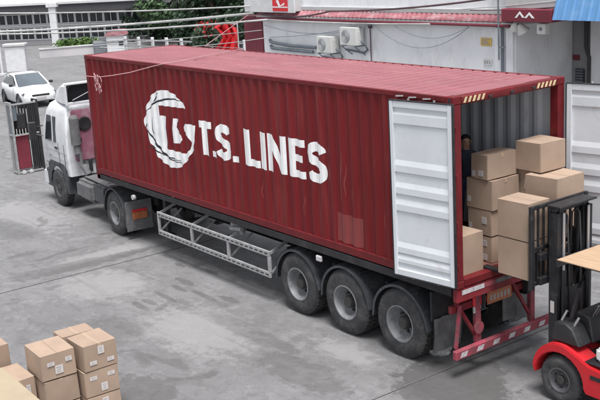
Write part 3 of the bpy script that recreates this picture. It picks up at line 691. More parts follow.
PL('round_vent', 'blackpl', cb_, lambda b: b.lathe([(1e-3, .03), (.12, .03), (.15, .035), (.18, .03), (.19, 0)], (2.93, .66, 2.35), (-1, 0, 0), 24))
# roof deflector, hollow towards the back
def defl(b):
    rows = []
    for x, z, hw in ((2.98, 3.44, 1.08), (3.4, 3.42, 1.06), (3.9, 3.28, 1.0), (4.3, 3.06, .92), (4.42, 2.90, .86)):
        zb_ = 2.90
        rows.append([(x, -hw, min(zb_, z-.01)), (x, -hw*.97, z-.08 if z > 3 else z), (x, -hw*.88, z), (x, hw*.88, z), (x, hw*.97, z-.08 if z > 3 else z), (x, hw, min(zb_, z-.01))])
    b.strip(rows)
    b.strip([[(x+.02, y*.95, z-.05*(z > 2.95)) for x, y, z in r_] for r_ in rows[:-1]])
PL('roof_deflector', 'cabw', cb_, defl, smooth=40)
PL('deflector_edge', 'cabw', cb_, lambda b: (b.box(2.96, 3.0, -1.08, 1.08, 3.40, 3.45), b.box(2.96, 3.0, 1.03, 1.09, 2.86, 3.40), b.box(2.96, 3.0, -1.09, -1.03, 2.86, 3.40), b.box(2.965, 3.0, -1.029, 1.029, 2.88, 2.95)), bev=.01)
PL('deflector_shade', 'black', cb_, lambda b: b.box(3.25, 3.27, -1.0, 1.0, 2.92, 3.36), smooth=0)  # black sheet painted in for the shade inside the hollow deflector
for k, c_ in enumerate(('lamp', 'bluesh', 'blackpl')):       # coiled air lines
    PL('coiled_air_line', c_, tk, lambda b: b.tube([(2.85-i*.022, .35-.18*k+.06*math.cos(i*1.1), 1.85-.7*(i/60)+.06*math.sin(i*1.1)) for i in range(61)], .012, 5), smooth=60)
PL('work_lamp', 'carglass', cb_, lambda b: b.box(2.86, 2.93, .22, .42, 2.5, 2.62), bev=.02)
for sd_ in (1, -1): PL('cab_shock', 'steel', tk, lambda b: b.cyl((2.9, .62*sd_, 1.05), (2.9, .62*sd_, 1.38), .05))
PL('roof_wire', 'galv', cb_, lambda b: b.tube([(2.95, .9, 3.0), (2.95, .5, 3.15), (2.95, .1, 3.28), (2.95, -.5, 3.36)], .012, 6), smooth=60)
for zz in (1.35, 1.55): PL('door_swage', 'galv', cb_, lambda b: b.box(3.05, 4.8, 1.203, 1.210, zz, zz+.012), smooth=0)
PL('rear_quarter_seam', 'blackpl', cb_, lambda b: b.box(3.24, 3.252, 1.198, 1.208, 1.0, 1.8), smooth=0)
PL('air_intake_stack', 'flap', tk, lambda b: (b.cyl((2.78, 1.0, 1.85), (2.78, 1.0, 2.55), .13, n=18), b.cyl((2.78, 1.0, 2.55), (2.78, 1.0, 2.62), .13, .09, n=18), b.tube([(2.78, 1.0, 1.9), (2.76, .98, 1.6), (2.66, .92, 1.3), (2.5, .85, 1.05)], .09, 12)), smooth=50)
PL('intake_bracket', 'steel', tk, lambda b: (b.bar((2.93, .8, 2.3), (2.8, .95, 2.3), .05, .05), b.bar((2.93, .8, 1.95), (2.8, .95, 1.95), .05, .05)), smooth=0)
PL('rear_frame', 'steel', tk, lambda b: (b.box(2.55, 2.65, -.6, -.5, 1.03, 1.9), b.box(2.55, 2.65, .5, .58, 1.03, 1.75), b.box(2.56, 2.64, -.499, .499, 1.6, 1.68)), bev=.006)

# ------------------------------------------------------------------ cartons
def carton(x0, x1, y0, y1, z0, z1, label, group, mt='card', rz=0., tape=True, stick=(), flapmark=True):
    cx, cy_ = (x0+x1)/2, (y0+y1)/2; a, b_, h = (x1-x0)/2, (y1-y0)/2, z1-z0
    b = LM(); n = 6; rs = random.Random(hash((round(x0, 2), round(y0, 2), round(z0, 2))) & 0xffff)
    bl = [rs.uniform(-.018, -.002)]+[rs.uniform(-.004, .009) for _ in range(4)]
    cr = {k: Vector((rs.uniform(-.010, .004), rs.uniform(-.010, .004), rs.uniform(-.014, .001))) for k in range(8)}
    def face(f, k):
        g = []
        for i in range(n+1):
            for j in range(n+1):
                u_, v_ = i/n*2-1, j/n*2-1; g.append(f(u_, v_, bl[k]*(1-u_*u_)*(1-v_*v_)))
        b.add(g, [(i*(n+1)+j, i*(n+1)+j+1, (i+1)*(n+1)+j+1, (i+1)*(n+1)+j) for i in range(n) for j in range(n)])
    top = lambda u_, v_, w_: (u_*a, v_*b_, h-.001+w_)
    face(top, 0); face(lambda u_, v_, w_: (u_*a, v_*b_, 0), 1)
    face(lambda u_, v_, w_: (a+w_, u_*b_, (v_+1)/2*h), 1); face(lambda u_, v_, w_: (-a-w_, u_*b_, (v_+1)/2*h), 2)
    face(lambda u_, v_, w_: (u_*a, b_+w_, (v_+1)/2*h), 3); face(lambda u_, v_, w_: (u_*a, -b_-w_, (v_+1)/2*h), 4)
    def soft(bb):      # soft corners and a slight lean
        for q_ in bb.v:
            fx, fy, fz = min(1, max(0, (q_.x/a+1)/2)), min(1, max(0, (q_.y/b_+1)/2)), min(1, max(0, q_.z/h)); d_ = Vector()
            for k in range(4, 8):
                wx = fx if k & 1 else 1-fx; wy = fy if k & 2 else 1-fy; sg = Vector((1 if k & 1 else -1, 1 if k & 2 else -1, 1))
                d_ += Vector((cr[k].x*sg.x, cr[k].y*sg.y, cr[k].z))*max(0, wx*wy)*fz
            q_ += d_
    soft(b)
    o = b.build('carton', mt, None, bev=.008, seg=2, smooth=50); o.location = (cx, cy_, z0); o.rotation_euler.z = rz
    tag(o, label, 'carton', group)
    if tape and rs.random() < .6:
        tb = LM(); row = [(-a-.003, h-.07)]+[(a*t_*1.003, h+.0012+bl[0]*(1-t_*t_)) for t_ in [k/5-1 for k in range(11)]]+[(a+.003, h-.07)]
        tb.strip([[(x, -.026, z) for x, z in row], [(x, 0, z) for x, z in row], [(x, .026, z) for x, z in row]]); soft(tb)
        tb.build('packing_tape', 'ctape', o, smooth=60)
    tb = LM(); row = [(a*t_*.985, h-.0002+bl[0]*(1-t_*t_)) for t_ in [k/5-1 for k in range(11)]]
    tb.strip([[(x, -.0022, z) for x, z in row], [(x, .0022, z) for x, z in row]]); soft(tb)
    tb.build('flap_seam', 'bark', o, smooth=60)
    for (fc, u_, v_, sw, sh) in stick:      # face, position 0..1, size in metres
        def st(q, inset=0, d=.0085):
            if fc == 'x': q.box(a+d-.002, a+d, (u_*2-1)*b_-sw/2+inset, (u_*2-1)*b_+sw/2-inset, v_*h-sh/2+inset, v_*h+sh/2-inset)
            else: q.box((u_*2-1)*a-sw/2+inset, (u_*2-1)*a+sw/2-inset, -b_-d, -b_-d+.002, v_*h-sh/2+inset, v_*h+sh/2-inset)
        sb = LM(); st(sb); soft(sb); s_ = sb.build('sticker', 'paper', o, smooth=0)
        for k in range(3):
            zz = v_*h+(k-1)*sh*.25
            def ln(q):
                ww = sw*(.32 if k != 1 else .22)
                if fc == 'x': q.box(a+.0086, a+.0092, (u_*2-1)*b_-ww, (u_*2-1)*b_+ww*.8, zz-sh*.05, zz+sh*.05)
                else: q.box((u_*2-1)*a-ww, (u_*2-1)*a+ww*.8, -b_-.0092, -b_-.0086, zz-sh*.05, zz+sh*.05)
            sb = LM(); ln(sb); soft(sb); sb.build('sticker_print', 'ink', s_, smooth=0)
    return o
FZ = Z0+.108
gi = 'cartons loaded at the container mouth'
carton(-.72, -.14, .18, .72, FZ, 2.24, 'low squat carton on the container floor just behind the left corner post', gi, stick=())
carton(-.66, -.31, 1.02, 1.68, 2.925, 3.315, 'topmost carton of the stack in front of the standing person', gi, rz=R(-1.5), stick=(('y', .18, .22, .07, .09), ('y', .62, .26, .10, .09)))
carton(-.78, -.25, 1.03, 1.68, 2.445, 2.92, 'second carton from the top of the stack before the person', gi, rz=R(1), stick=(('y', .12, .3, .07, .09),))
carton(-.76, -.27, 1.04, 1.68, 2.03, 2.44, 'carton with two labels, third down in the stack before the person', gi, stick=(('y', .12, .3, .07, .09), ('y', .72, .6, .10, .11)))
carton(-.77, -.26, 1.04, 1.68, FZ, 2.025, 'bottom carton of the stack in front of the person', gi, rz=R(-.6), stick=(('y', .74, .75, .09, .10), ('y', .74, .2, .09, .10)))
FK = 1.66
carton(.20, .78, .66, 1.13, 2.245, 2.82, 'upper of the two tall cartons against the forklift load backrest', gi)
carton(.20, .78, .66, 1.13, FK, 2.24, 'lower of the two tall cartons resting on the forks', gi)
carton(.0, .60, 1.50, 2.17, 2.55, 3.0, 'wide carton under the highest box, above the mast top bar', gi, rz=R(1.5))
carton(.0, .60, 1.50, 2.17, 2.1, 2.545, 'carton half hidden behind the mast, second layer above the forks', gi)
carton(.0, .60, 1.50, 2.17, FK, 2.095, 'carton behind the mast lying directly on the forks', gi)
carton(-.52, -.04, 1.71, 2.32, 2.52, 2.99, 'carton with a dark edged label inside the container beside the wide carton', gi, stick=(('y', .8, .55, .10, .17),))
carton(-.52, -.04, 1.71, 2.32, 2.06, 2.515, 'carton in the middle of the hidden stack by the far post', gi)
carton(-.52, -.04, 1.71, 2.32, FZ, 2.055, 'carton at the bottom of the hidden stack by the far post', gi)
carton(-.31, .20, 1.64, 2.22, 3.005, 3.46, 'highest carton of the load, plain, beside the far door', gi, rz=R(-1))

gl = 'cartons stacked in the near left corner'
s3 = lambda: (('x', .52, .74, .10, .12), ('x', .26, .30, .11, .06), ('x', .78, .28, .11, .06))
h4 = .40
for k, lab in enumerate(('right stack, bottom carton, mostly cut off by the frame', 'right stack near left corner, second carton with square and two small labels', 'right stack near left corner, top carton with pale clean lid')):
    carton(-3.25+.02*(k == 0), -2.70+.015*(k == 0), -4.82+.01*k, -4.29+.01*k, .012+k*h4, .008+(k+1)*h4, lab, gl, rz=R((1.5, -1, 1)[k]), stick=(('x', .55, .30, .10, .12), ('x', .26, .72, .11, .06), ('x', .78, .74, .11, .06)) if k == 1 else s3())
for k, lab in enumerate(('middle stack in the left corner, bottom carton', 'middle stack in the left corner, unlabelled second carton', 'middle stack in the left corner, top carton with three labels')):
    carton(-3.42, -2.82, -5.38, -4.86, .012+k*h4, .008+(k+1)*h4, lab, gl, rz=R((-1, 1, -1.2)[k]), stick=(('x', .50, .35, .12, .13), ('x', .28, .62, .11, .06), ('x', .80, .66, .10, .07)) if k == 2 else ())
for k, lab in enumerate(('carton at the bottom behind the right stack', 'carton second up behind the right stack', 'carton whose lid peeks out behind the two front stacks')):
    carton(-3.64, -3.29, -4.84, -4.32, .012+k*h4, .008+(k+1)*h4-.01, lab, gl, rz=R((0, 1, -1)[k]))
for k, lab in enumerate(('bottom carton of the low two box stack at left', 'lid of the low two box stack between yellow lid and middle stack')):
    carton(-3.66, -3.03, -5.86, -5.42, .012+k*.43, .008+(k+1)*.43, lab, gl, rz=R(1.5), stick=(('x', .75, .6, .06, .14),) if k else ())
for k, lab in enumerate(('bottom carton of the stack cut by the left edge', 'middle carton of the stack cut by the left edge', 'top carton cut off by the left edge of the picture')):
    carton(-4.35, -3.80, -5.95, -5.47, .012+k*.38, .008+(k+1)*.38, lab, gl, rz=R((1, -1, 0)[k]))
for k, lab in enumerate(('bottom of three large yellowish cartons in the corner', 'middle of three large yellowish cartons in the corner', 'large yellowish carton lid filling the bottom left corner')):
    carton(-1.95, -.62, -7.15, -6.2, .012+k*.53, .008+(k+1)*.53, lab, gl, mt='cardy')

# ------------------------------------------------------------------ forklift
fk = thing('forklift', 'red forklift with black mast and cartons on its forks at the container', 'forklift', (2.1, 1.2, 0))
def fwheel(x, yface, out, r, w_):
    wroot = bpy.data.objects.new('wheel', None); COL.objects.link(wroot); wroot.parent = fk; WORLD[wroot.name] = WORLD[fk.name]
    wheel_parts(wroot, (x, yface, r), r, w_, out, .05, r*.52, 28, lugs=6, rmat='drim')
fwheel(1.44, .55, (0, -1, 0), .355, .27); fwheel(1.44, 1.85, (0, 1, 0), .355, .27)
fwheel(3.1, .62, (0, -1, 0), .28, .2); fwheel(3.1, 1.78, (0, 1, 0), .28, .2)
for y0, y1 in ((.53, .86), (1.54, 1.87)):
    def fender(b):
        rr = .42
        arc = [(1.44+rr*math.cos(R(a)), .36+rr*math.sin(R(a))) for a in range(0, 181, 15)]
        outer = [(.99, .36)]+[(1.44+.49*math.cos(R(a)), .38+.53*math.sin(R(a))) for a in range(170, 60, -10)]+[(1.80, .80), (1.95, .735), (2.15, .71), (2.9, .70), (2.9, .30), (1.90, .30), (1.86, .36)]
        b.prism(outer[::1]+arc[1:], y0, y1)
    P('front_fender', 'fred', fk, fender, bev=.018, seg=2, smooth=40)
P('chassis', 'fred', fk, lambda b: (b.box(1.25, 2.9, .861, 1.539, .28, .62)), bev=.02)
P('counterweight', 'fred', fk, lambda b: b.prism([(2.905, .18), (3.55, .25), (3.62, .5), (3.6, 1.05), (3.3, 1.12), (2.905, .98)], .62, 1.78), bev=.06, seg=3)
P('engine_hood', 'blackpl', fk, lambda b: b.box(2.2, 2.9, .80, 1.60, .705, 1.02), bev=.04, seg=2)
P('side_badge', 'mast', fk, lambda b: b.box(1.98, 2.35, .5235, .5285, .56, .62), smooth=0)
st_ = P('seat', 'seat', fk, lambda b: (b.box(2.25, 2.72, .95, 1.45, 1.02, 1.16), b.box(2.66, 2.80, .95, 1.45, 1.16, 1.62)), bev=.05, seg=3)
P('dashboard', 'blackpl', fk, lambda b: b.prism([(1.42, .90), (1.75, .90), (1.68, 1.28), (1.45, 1.32)], .90, 1.50), bev=.02)
P('steering_wheel', 'blackpl', fk, lambda b: (b.tube([(1.93+.16*math.cos(R(a))*.8, 1.2+.17*math.sin(R(a)), 1.43-.16*math.cos(R(a))*.5) for a in range(0, 361, 20)], .016), b.cyl((1.66, 1.2, 1.2), (1.93, 1.2, 1.43), .025), b.bar((1.93, 1.04, 1.43), (1.93, 1.36, 1.43), .03, .012)))
for k in range(3):
    P('control_lever', 'chrome', fk, lambda b: (b.cyl((1.66, .98+.08*k, 1.25), (1.78, .96+.08*k, 1.45), .008, n=6), b.lathe([(1e-3, -.02), (.02, 0), (1e-3, .02)], (1.785, .96+.08*k, 1.46), (0, 0, 1), 8)))
P('floor_plate', 'mast', fk, lambda b: b.box(1.5, 2.2, .87, 1.53, .625, .65), bev=.005)
P('step', 'mast', fk, lambda b: b.box(1.75, 2.15, .56, .84, .765, .775), smooth=0)
# overhead guard
for yy in (.74, 1.66):
    P('guard_post', 'mast', fk, lambda b: b.tube([(1.44, yy, .90), (1.48, yy, 1.2), (1.62, yy, 1.75), (1.72, yy, 2.06), (1.85, yy, 2.085)], .032, 8), smooth=40)
    P('guard_post', 'mast', fk, lambda b: b.tube([(2.85, yy, .98), (2.82, yy, 1.9), (2.75, yy, 2.06), (2.6, yy, 2.085)], .035, 8), smooth=40)
    P('guard_side_bar', 'mast', fk, lambda b: b.box(1.82, 2.62, yy-.025, yy+.025, 2.06, 2.11), bev=.006)
for k in range(5):
    P('guard_bar', 'mast', fk, lambda b: b.box(1.84+k*.17, 1.88+k*.17, .766, 1.634, 2.07, 2.105), bev=.004)
bd = MB(); bd.box(1.33, 2.85, .62, 1.55, 2.113, 2.127)
bdo = bd.build('roof_board', 'ply', None, bev=.002); tag(bdo, 'tan board lying on the forklift overhead guard at the right edge', 'board')
# mast
for sgn in (-1, 1):
    yo = 1.24+sgn*.375
    def chan(b, x0, x1, y, z0, z1, t=.012, wy=.05):
        b.box(x0, x1, y-t/2, y+t/2, z0, z1); s2 = -sgn
        b.box(x0, x0+.014, min(y+s2*t/2, y+s2*wy), max(y+s2*t/2, y+s2*wy), z0, z1); b.box(x1-.014, x1, min(y+s2*t/2, y+s2*wy), max(y+s2*t/2, y+s2*wy), z0, z1)
    P('outer_mast_rail', 'mast', fk, lambda b: chan(b, 1.0, 1.15, yo, .18, 2.70, .03, .10), smooth=0)
    P('inner_mast_rail', 'mast', fk, lambda b: chan(b, .99, 1.11, yo-sgn*.085, .95, 2.78, .02, .06), smooth=0)
    P('lift_cylinder', 'mast', fk, lambda b: b.cyl((1.17, yo-sgn*.10, .25), (1.17, yo-sgn*.10, 1.85), .04, n=12))
    P('lift_rod', 'chrome', fk, lambda b: b.cyl((1.17, yo-sgn*.10, 1.85), (1.17, yo-sgn*.10, 2.70), .022, n=10))
    P('lift_chain', 'mast', fk, lambda b: b.box(1.05, 1.075, yo-sgn*.20-.02, yo-sgn*.20+.02, 1.7, 2.69), smooth=0)
    P('tilt_cylinder', 'mast', fk, lambda b: (b.cyl((1.2, yo-sgn*.05, .85), (1.6, yo-sgn*.1, .72), .035, n=10)))
    P('hydraulic_hose', 'blackpl', fk, lambda b: b.tube([(1.13, 1.24+sgn*.12, .8), (1.16, 1.24+sgn*.12, 1.4), (1.15, 1.24+sgn*.14, 2.1), (1.12, 1.24+sgn*.14, 2.62), (1.06, 1.24+sgn*.13, 2.68), (1.0, 1.24+sgn*.12, 2.6), (.98, 1.24+sgn*.12, 2.0)], .016, 6), smooth=60)
for zz, x0 in ((2.70, 1.0), (1.05, 1.0)):
    P('mast_crossbar', 'mast', fk, lambda b: b.box(x0, x0+.1, .865, 1.615, zz, zz+.075), bev=.008)
P('mast_crossbar', 'mast', fk, lambda b: b.box(1.152, 1.20, .80, 1.68, 1.93, 2.05), bev=.008)
P('mast_crossbar', 'mast', fk, lambda b: b.box(1.152, 1.20, .80, 1.68, .4, .62), bev=.008)
P('mast_top_cover', 'mast', fk, lambda b: b.box(.97, 1.22, .83, 1.65, 2.782, 2.81), bev=.006)
P('mast_shield', 'mast', fk, lambda b: b.box(1.14, 1.15, .915, 1.565, .65, 1.55), smooth=0)
P('cowl', 'blackpl', fk, lambda b: b.prism([(1.24, .92), (1.75, .92), (1.62, 1.16), (1.50, 1.22), (1.30, 1.2)], .60, .88), bev=.02)
for k in range(4):
    P('hydraulic_hose', 'blackpl', fk, lambda b: b.tube([(1.2, .95+.1*k, .75), (1.32, .93+.1*k, 1.05+.05*k), (1.45, .97+.1*k, 1.28), (1.6, 1.0+.08*k, 1.12)], .018, 6), smooth=60)
for k in range(2):
    P('pipe_fitting', 'chrome', fk, lambda b: b.cyl((1.36+.2*k, .70, 1.21-.06*k), (1.42+.2*k, .74, 1.36-.06*k), .02, n=8))
P('side_tank', 'acw', fk, lambda b: b.box(1.95, 2.18, .66, .84, .78, .98), bev=.04, seg=2)
P('centre_cylinder', 'mast', fk, lambda b: b.cyl((1.06, 1.24, .95), (1.06, 1.24, 2.0), .05, n=14))
P('warning_label', 'paper', fk, lambda b: b.box(1.03, 1.10, .849, .8535, 1.20, 1.38), smooth=0)
for zz in (1.62, 1.98):
    P('carriage_plate', 'mast', fk, lambda b: b.box(.88, .96, .72, 1.76, zz, zz+.11), bev=.008)
P('carriage_side', 'mast', fk, lambda b: (b.box(.90, 1.0, .98, 1.02, 1.45, 2.35), b.box(.90, 1.0, 1.46, 1.5, 1.45, 2.35)), bev=.006)
for yy in (.63, 1.83):
    P('backrest_post', 'mast', fk, lambda b: b.box(.84, .90, yy-.035, yy+.035, 1.55, 2.80), bev=.006)
for zz in (1.6, 2.12, 2.74):
    P('backrest_rail', 'mast', fk, lambda b: b.box(.845, .885, .666, 1.794, zz, zz+.06), bev=.006)
for k in range(9):
    P('backrest_bar', 'mast', fk, lambda b: b.box(.85, .88, .76+k*.12, .785+k*.12, 1.661, 2.739), smooth=0)
for yy in (.80, 1.62):
    P('fork', 'mast', fk, lambda b: (b.box(-.2, .86, yy-.06, yy+.06, 1.617, 1.655), b.box(.80, .838, yy-.06, yy+.06, 1.656, 2.08)), bev=.006)

# ------------------------------------------------------------------ person inside the container
def person(x, y, z, rz, label):
    bm = bmesh.new(); sk = bm.verts.layers.skin.verify()
    vs = {}
    def v(n, p, r, par=None):
        q = bm.verts.new(p); q[sk].radius = r if isinstance(r, tuple) else (r, r); vs[n] = q
        if par: bm.edges.new((vs[par], q))
        return q
    root = v('pelvis', (0, 0, .95), (.155, .115)); root[sk].use_root = True
    v('waist', (0, 0, 1.10), (.14, .10), 'pelvis'); v('chest', (0, 0, 1.30), (.165, .115), 'waist'); v('shoul', (0, 0, 1.41), (.13, .09), 'chest')
    v('neck', (.01, 0, 1.49), .055, 'shoul'); v('jaw', (.03, 0, 1.55), (.062, .07), 'neck'); v('head', (.015, 0, 1.63), (.078, .092), 'jaw'); v('crown', (.005, 0, 1.70), (.06, .07), 'head')
    for s_ in (1, -1):
        v('sh%d' % s_, (0, .18*s_, 1.38), .062, 'shoul'); v('el%d' % s_, (.03, .25*s_, 1.11), .045, 'sh%d' % s_); v('wr%d' % s_, (.22, .20*s_, .98), .032, 'el%d' % s_)
        v('pm%d' % s_, (.29, .19*s_, .965), (.036, .02), 'wr%d' % s_)
        for k, (dy, l) in enumerate(((-.03, .07), (-.01, .085), (.01, .08), (.03, .065))):
            v('f%d%d' % (s_, k), (.33, .19*s_+dy, .955), .0095, 'pm%d' % s_); v('g%d%d' % (s_, k), (.33+l*.6, .19*s_+dy, .925), .008, 'f%d%d' % (s_, k))
        v('th%d' % s_, (.30, .19*s_-.045*s_, .955), .01, 'pm%d' % s_)
        v('hip%d' % s_, (0, .095*s_, .88), .095, 'pelvis'); v('kn%d' % s_, (.02, .105*s_, .50), .06, 'hip%d' % s_); v('an%d' % s_, (0, .11*s_, .09), .042, 'kn%d' % s_); v('to%d' % s_, (.15, .12*s_, .045), .04, 'an%d' % s_)
    me = bpy.data.meshes.new('person_base'); bm.to_mesh(me); bm.free()
    o = bpy.data.objects.new('person', me); COL.objects.link(o)
    md = o.modifiers.new('skin', 'SKIN'); md.use_smooth_shade = True; o.modifiers.new('sub', 'SUBSURF').levels = 2
    dg = bpy.context.evaluated_depsgraph_get(); nm = bpy.data.meshes.new_from_object(o.evaluated_get(dg))
    o.modifiers.clear(); o.data = nm
    nm.materials.clear()
    for k in ('skin', 'shirt', 'jeans', 'blackpl'): nm.materials.append(K[k])
    for p in nm.polygons:
        c = p.center
        p.material_index = 0 if (c.z > 1.49 or (c.x > .19 and c.z > .85)) else (3 if c.z < .085 else (2 if c.z < .97 else 1)); p.use_smooth = True
    for vv in nm.vertices: vv.co.z = max(vv.co.z, .0)
    o.location = (x, y, z); o.rotation_euler.z = rz; tag(o, label, 'person')
    PL('hair', 'hair', o, lambda b: b.lathe([(1e-3, .078), (.045, .068), (.075, .035), (.087, -.01), (.085, -.03)], (-.018, 0, 1.665), (-.5, 0, 1), 18), smooth=60)
    for s_ in (1, -1):
        PL('eye', 'black', o, lambda b: b.lathe([(1e-3, .007), (.009, .003), (.011, -.004), (1e-3, -.005)], (.094, .032*s_, 1.63), (1, 0, 0), 8))
        PL('ear', 'skin', o, lambda b: b.lathe([(1e-3, .012), (.025, .006), (.028, -.006), (1e-3, -.012)], (.01, .088*s_, 1.62), (0, s_, 0), 10))
    PL('nose', 'skin', o, lambda b: b.prism([(.085, 1.635), (.118, 1.595), (.088, 1.588)], -.014, .014), bev=.006, smooth=60)
    PL('mouth', 'lamp', o, lambda b: b.box(.088, .096, -.022, .022, 1.563, 1.570), bev=.002)
    return o
person(-1.66, 1.95, FZ+.004, R(-35), 'person in a dark shirt standing inside the container behind the cartons')

# ------------------------------------------------------------------ litter by the mudflap
def crumple(loc, s, label, seed):
    rs = random.Random(seed); bm = bmesh.new(); bmesh.ops.create_icosphere(bm, subdivisions=3, radius=1)
    for v in bm.verts:
        k = .65+.45*rs.random(); v.co = Vector((v.co.x*s[0]*k, v.co.y*s[1]*k, max(0, (v.co.z+.55)*s[2]*k)))
    me = bpy.data.meshes.new('plastic_bag'); bm.to_mesh(me); bm.free(); me.materials.append(K['plastic'])
    o = bpy.data.objects.new('plastic_bag', me); COL.objects.link(o); o.location = loc; tag(o, label, 'bag'); return o
q = at(440, 352); crumple((q.x, q.y, 0), (.22, .22, .16), 'crumpled pale plastic bag on the ground beside the rear mudflap', 3)

# ------------------------------------------------------------------ warehouse behind the truck
YW = 12.0
bx_ = lambda px, py, Y=YW: at(px, py, 1, Y)
wh = thing('warehouse', 'whitewashed warehouse with a weathered red band, behind the container', 'building', (-16, 16, 0))
XL = bx_(264, 40).x; XR = bx_(516, 50).x
ZL = bx_(400, 22).z      # underside of the ledge
P('wall', 'wallw', wh, lambda b: b.box(XL, XR, YW, YW+9, 0, ZL), smooth=0)
P('ledge', 'concrete', wh, lambda b: b.box(XL-.1, XR+.05, YW-.22, YW+9.05, ZL+.002, ZL+.10), bev=.01)
P('gutter', 'dkred', wh, lambda b: b.cyl((XL, YW-.26, ZL+.0), (XR, YW-.26, ZL+.02), .04, n=8))
ZBN = bx_(400, 12).z
def band(b):
    pr = []; x = XL-.1
    while x < XR: pr += [(x, 0), (x+.05, .03), (x+.12, .03), (x+.17, 0)]; x += .22
    b.strip([[(x, YW-.20-d, ZL+.12) for x, d in pr], [(x, YW-.02-d, ZBN) for x, d in pr]])
P('red_band', 'redtrim', wh, band, smooth=0)
P('upper_wall', 'wallw', wh, lambda b: b.box(XL-.1, XR+.05, YW+.0, YW+9, ZL+.105, 7.5), smooth=0)
P('fascia', 'concrete', wh, lambda b: b.box(XL-.12, XR+.06, YW-.05, YW-.003, ZBN+.0, ZBN+.14), bev=.01)
XC0 = bx_(246, 40).x
P('corner_column', 'dkred', wh, lambda b: b.box(XC0, XL-.02, YW-.05, YW+.9, 0, bx_(254, 16).z), bev=.01)
for a, c in ((497, 503), (508, 515)):
    x0, x1 = bx_(a, 50).x, bx_(c, 50).x
    P('pilaster', 'wallw', wh, lambda b: b.box(x0, x1, YW-.10, YW-.003, 0, ZL-.05), bev=.01)
dp = thing('drain_pipe', 'grey drain pipe running up the white pilaster at the warehouse corner', 'pipe', (bx_(505, 60).x, YW-.12, 0))
P('pipe', 'pipe', dp, lambda b: b.tube([(bx_(505.5, 60).x, YW-.13, z) for z in (0, 1, 2, 3, ZL-.05)], .045, 10), smooth=60)
for z in (1, 2.2, 3.4): P('clamp', 'galv', dp, lambda b: b.box(bx_(505.5, 60).x-.07, bx_(505.5, 60).x+.07, YW-.19, YW-.085, z, z+.05), bev=.004)
# red notice, plate number and painted sign
def plaque(px0, py0, px1, py1, mt, name, label, cat, Y=YW-.02, th=.015):
    a, c = bx_(px0, py1, Y), bx_(px1, py0, Y); b = MB(); b.box(a.x, c.x, Y-th, Y, min(a.z, c.z), max(a.z, c.z))
    o = b.build(name, mt, None, bev=.003); tag(o, label, cat); WORLD[o.name] = Vector(); return o, a, c
o, a, c = plaque(481, 38, 491.5, 45.5, 'amber', 'notice_sign', 'small yellow notice on the white wall near the corner', 'sign')
for k in range(4):
    zz = a.z+(c.z-a.z)*(.2+.2*k); P('notice_print', 'ink', o, lambda b: b.box(a.x+.04+.02*(k % 2), c.x-.05-.05*(k % 3), YW-.0385, YW-.0355, zz-.012, zz+.02), smooth=0)
o, a, c = plaque(484, 59, 492, 65, 'winf', 'number_plaque', 'small pale plaque with dark figures low on the white wall', 'sign')
for k in range(3):
    xx = a.x+(c.x-a.x)*(.12+.28*k); P('figure', 'ink', o, lambda b: b.box(xx, xx+.05, YW-.0385, YW-.0355, a.z+.05, c.z-.05), smooth=0)
sg, a, c = plaque(246, -14, 294, 11.5, 'winf', 'sign_board', 'white sign board with red square above the red column', 'sign', YW-.3, .06)
P('board_back', 'concrete', sg, lambda b: b.box(a.x, c.x, YW-.299, YW-.01, a.z+.05, c.z-.05), smooth=0)
a2, c2 = bx_(273, 11, YW-.37), bx_(286.5, -12, YW-.37)
rs_ = P('red_square', 'signred', sg, lambda b: b.box(a2.x, c2.x, YW-.38, YW-.361, a2.z, c2.z), smooth=0)
zm = bx_(280, 4, YW-.37).z; xm = (a2.x+c2.x)/2; wq = (c2.x-a2.x)/2
P('white_mark', 'white', rs_, lambda b: (b.prism([(xm-.5*wq, zm+.12), (xm-.2*wq, zm+.16), (xm+.05*wq, zm-.06), (xm-.15*wq, zm-.10)], YW-.385, YW-.381), b.prism([(xm-.15*wq, zm-.1), (xm+.05*wq, zm-.06), (xm+.62*wq, zm+.06), (xm+.6*wq, zm-.03)], YW-.3855, YW-.381)), smooth=0)
P('white_bar', 'white', rs_, lambda b: b.box(a2.x, c2.x, YW-.386, YW-.381, a2.z+.13, a2.z+.17), smooth=0)
# air conditioners
def aircon(px0, px1, py0, py1, label):
    a, c = bx_(px0, py1, YW-.5), bx_(px1, py0, YW-.5); W_ = c.x-a.x; H_ = W_*.68; x0 = a.x; z0 = a.z
    t = thing('air_conditioner', label, 'air conditioner', (x0+W_/2, YW-.3, z0), 0, 'air conditioners on the warehouse wall')
    P('casing', 'acw', t, lambda b: b.box(x0, x0+W_, YW-.46, YW-.12, z0, z0+H_), bev=.02, seg=2)
    P('fan_grille', 'pipe', t, lambda b: b.lathe([(1e-3, .006), (.05, .008), (.19, .008), (.21, .012), (.225, .001)], (x0+W_*.36, YW-.461, z0+H_*.5), (0, -1, 0), 24))
    for k in range(6): P('grille_ring', 'acw', t, lambda b: b.lathe([(.03+k*.032, .010), (.036+k*.032, .015), (.042+k*.032, .010)], (x0+W_*.36, YW-.461, z0+H_*.5), (0, -1, 0), 24))
    P('side_louvre', 'acw', t, lambda b: [b.box(x0+W_-.002, x0+W_+.006, YW-.42, YW-.17, z0+.08+k*.05, z0+.10+k*.05) for k in range(8)], smooth=0)
    for xx in (x0+.1, x0+W_-.1):
        P('bracket', 'pipe', t, lambda b: (b.box(xx-.02, xx+.02, YW-.5, YW-.002, z0-.045, z0-.002), b.bar((xx, YW-.45, z0-.04), (xx, YW-.01, z0-.36), .03, .03)), bev=.004)
    P('refrigerant_hose', 'pipe', t, lambda b: b.tube([(x0+W_, YW-.25, z0+.15), (x0+W_+.12, YW-.2, z0+.05), (x0+W_+.15, YW-.1, z0-.15), (x0+W_-.1, YW-.06, z0-.28), (x0-.2, YW-.05, z0-.2)], .035, 8), smooth=60)
    return t
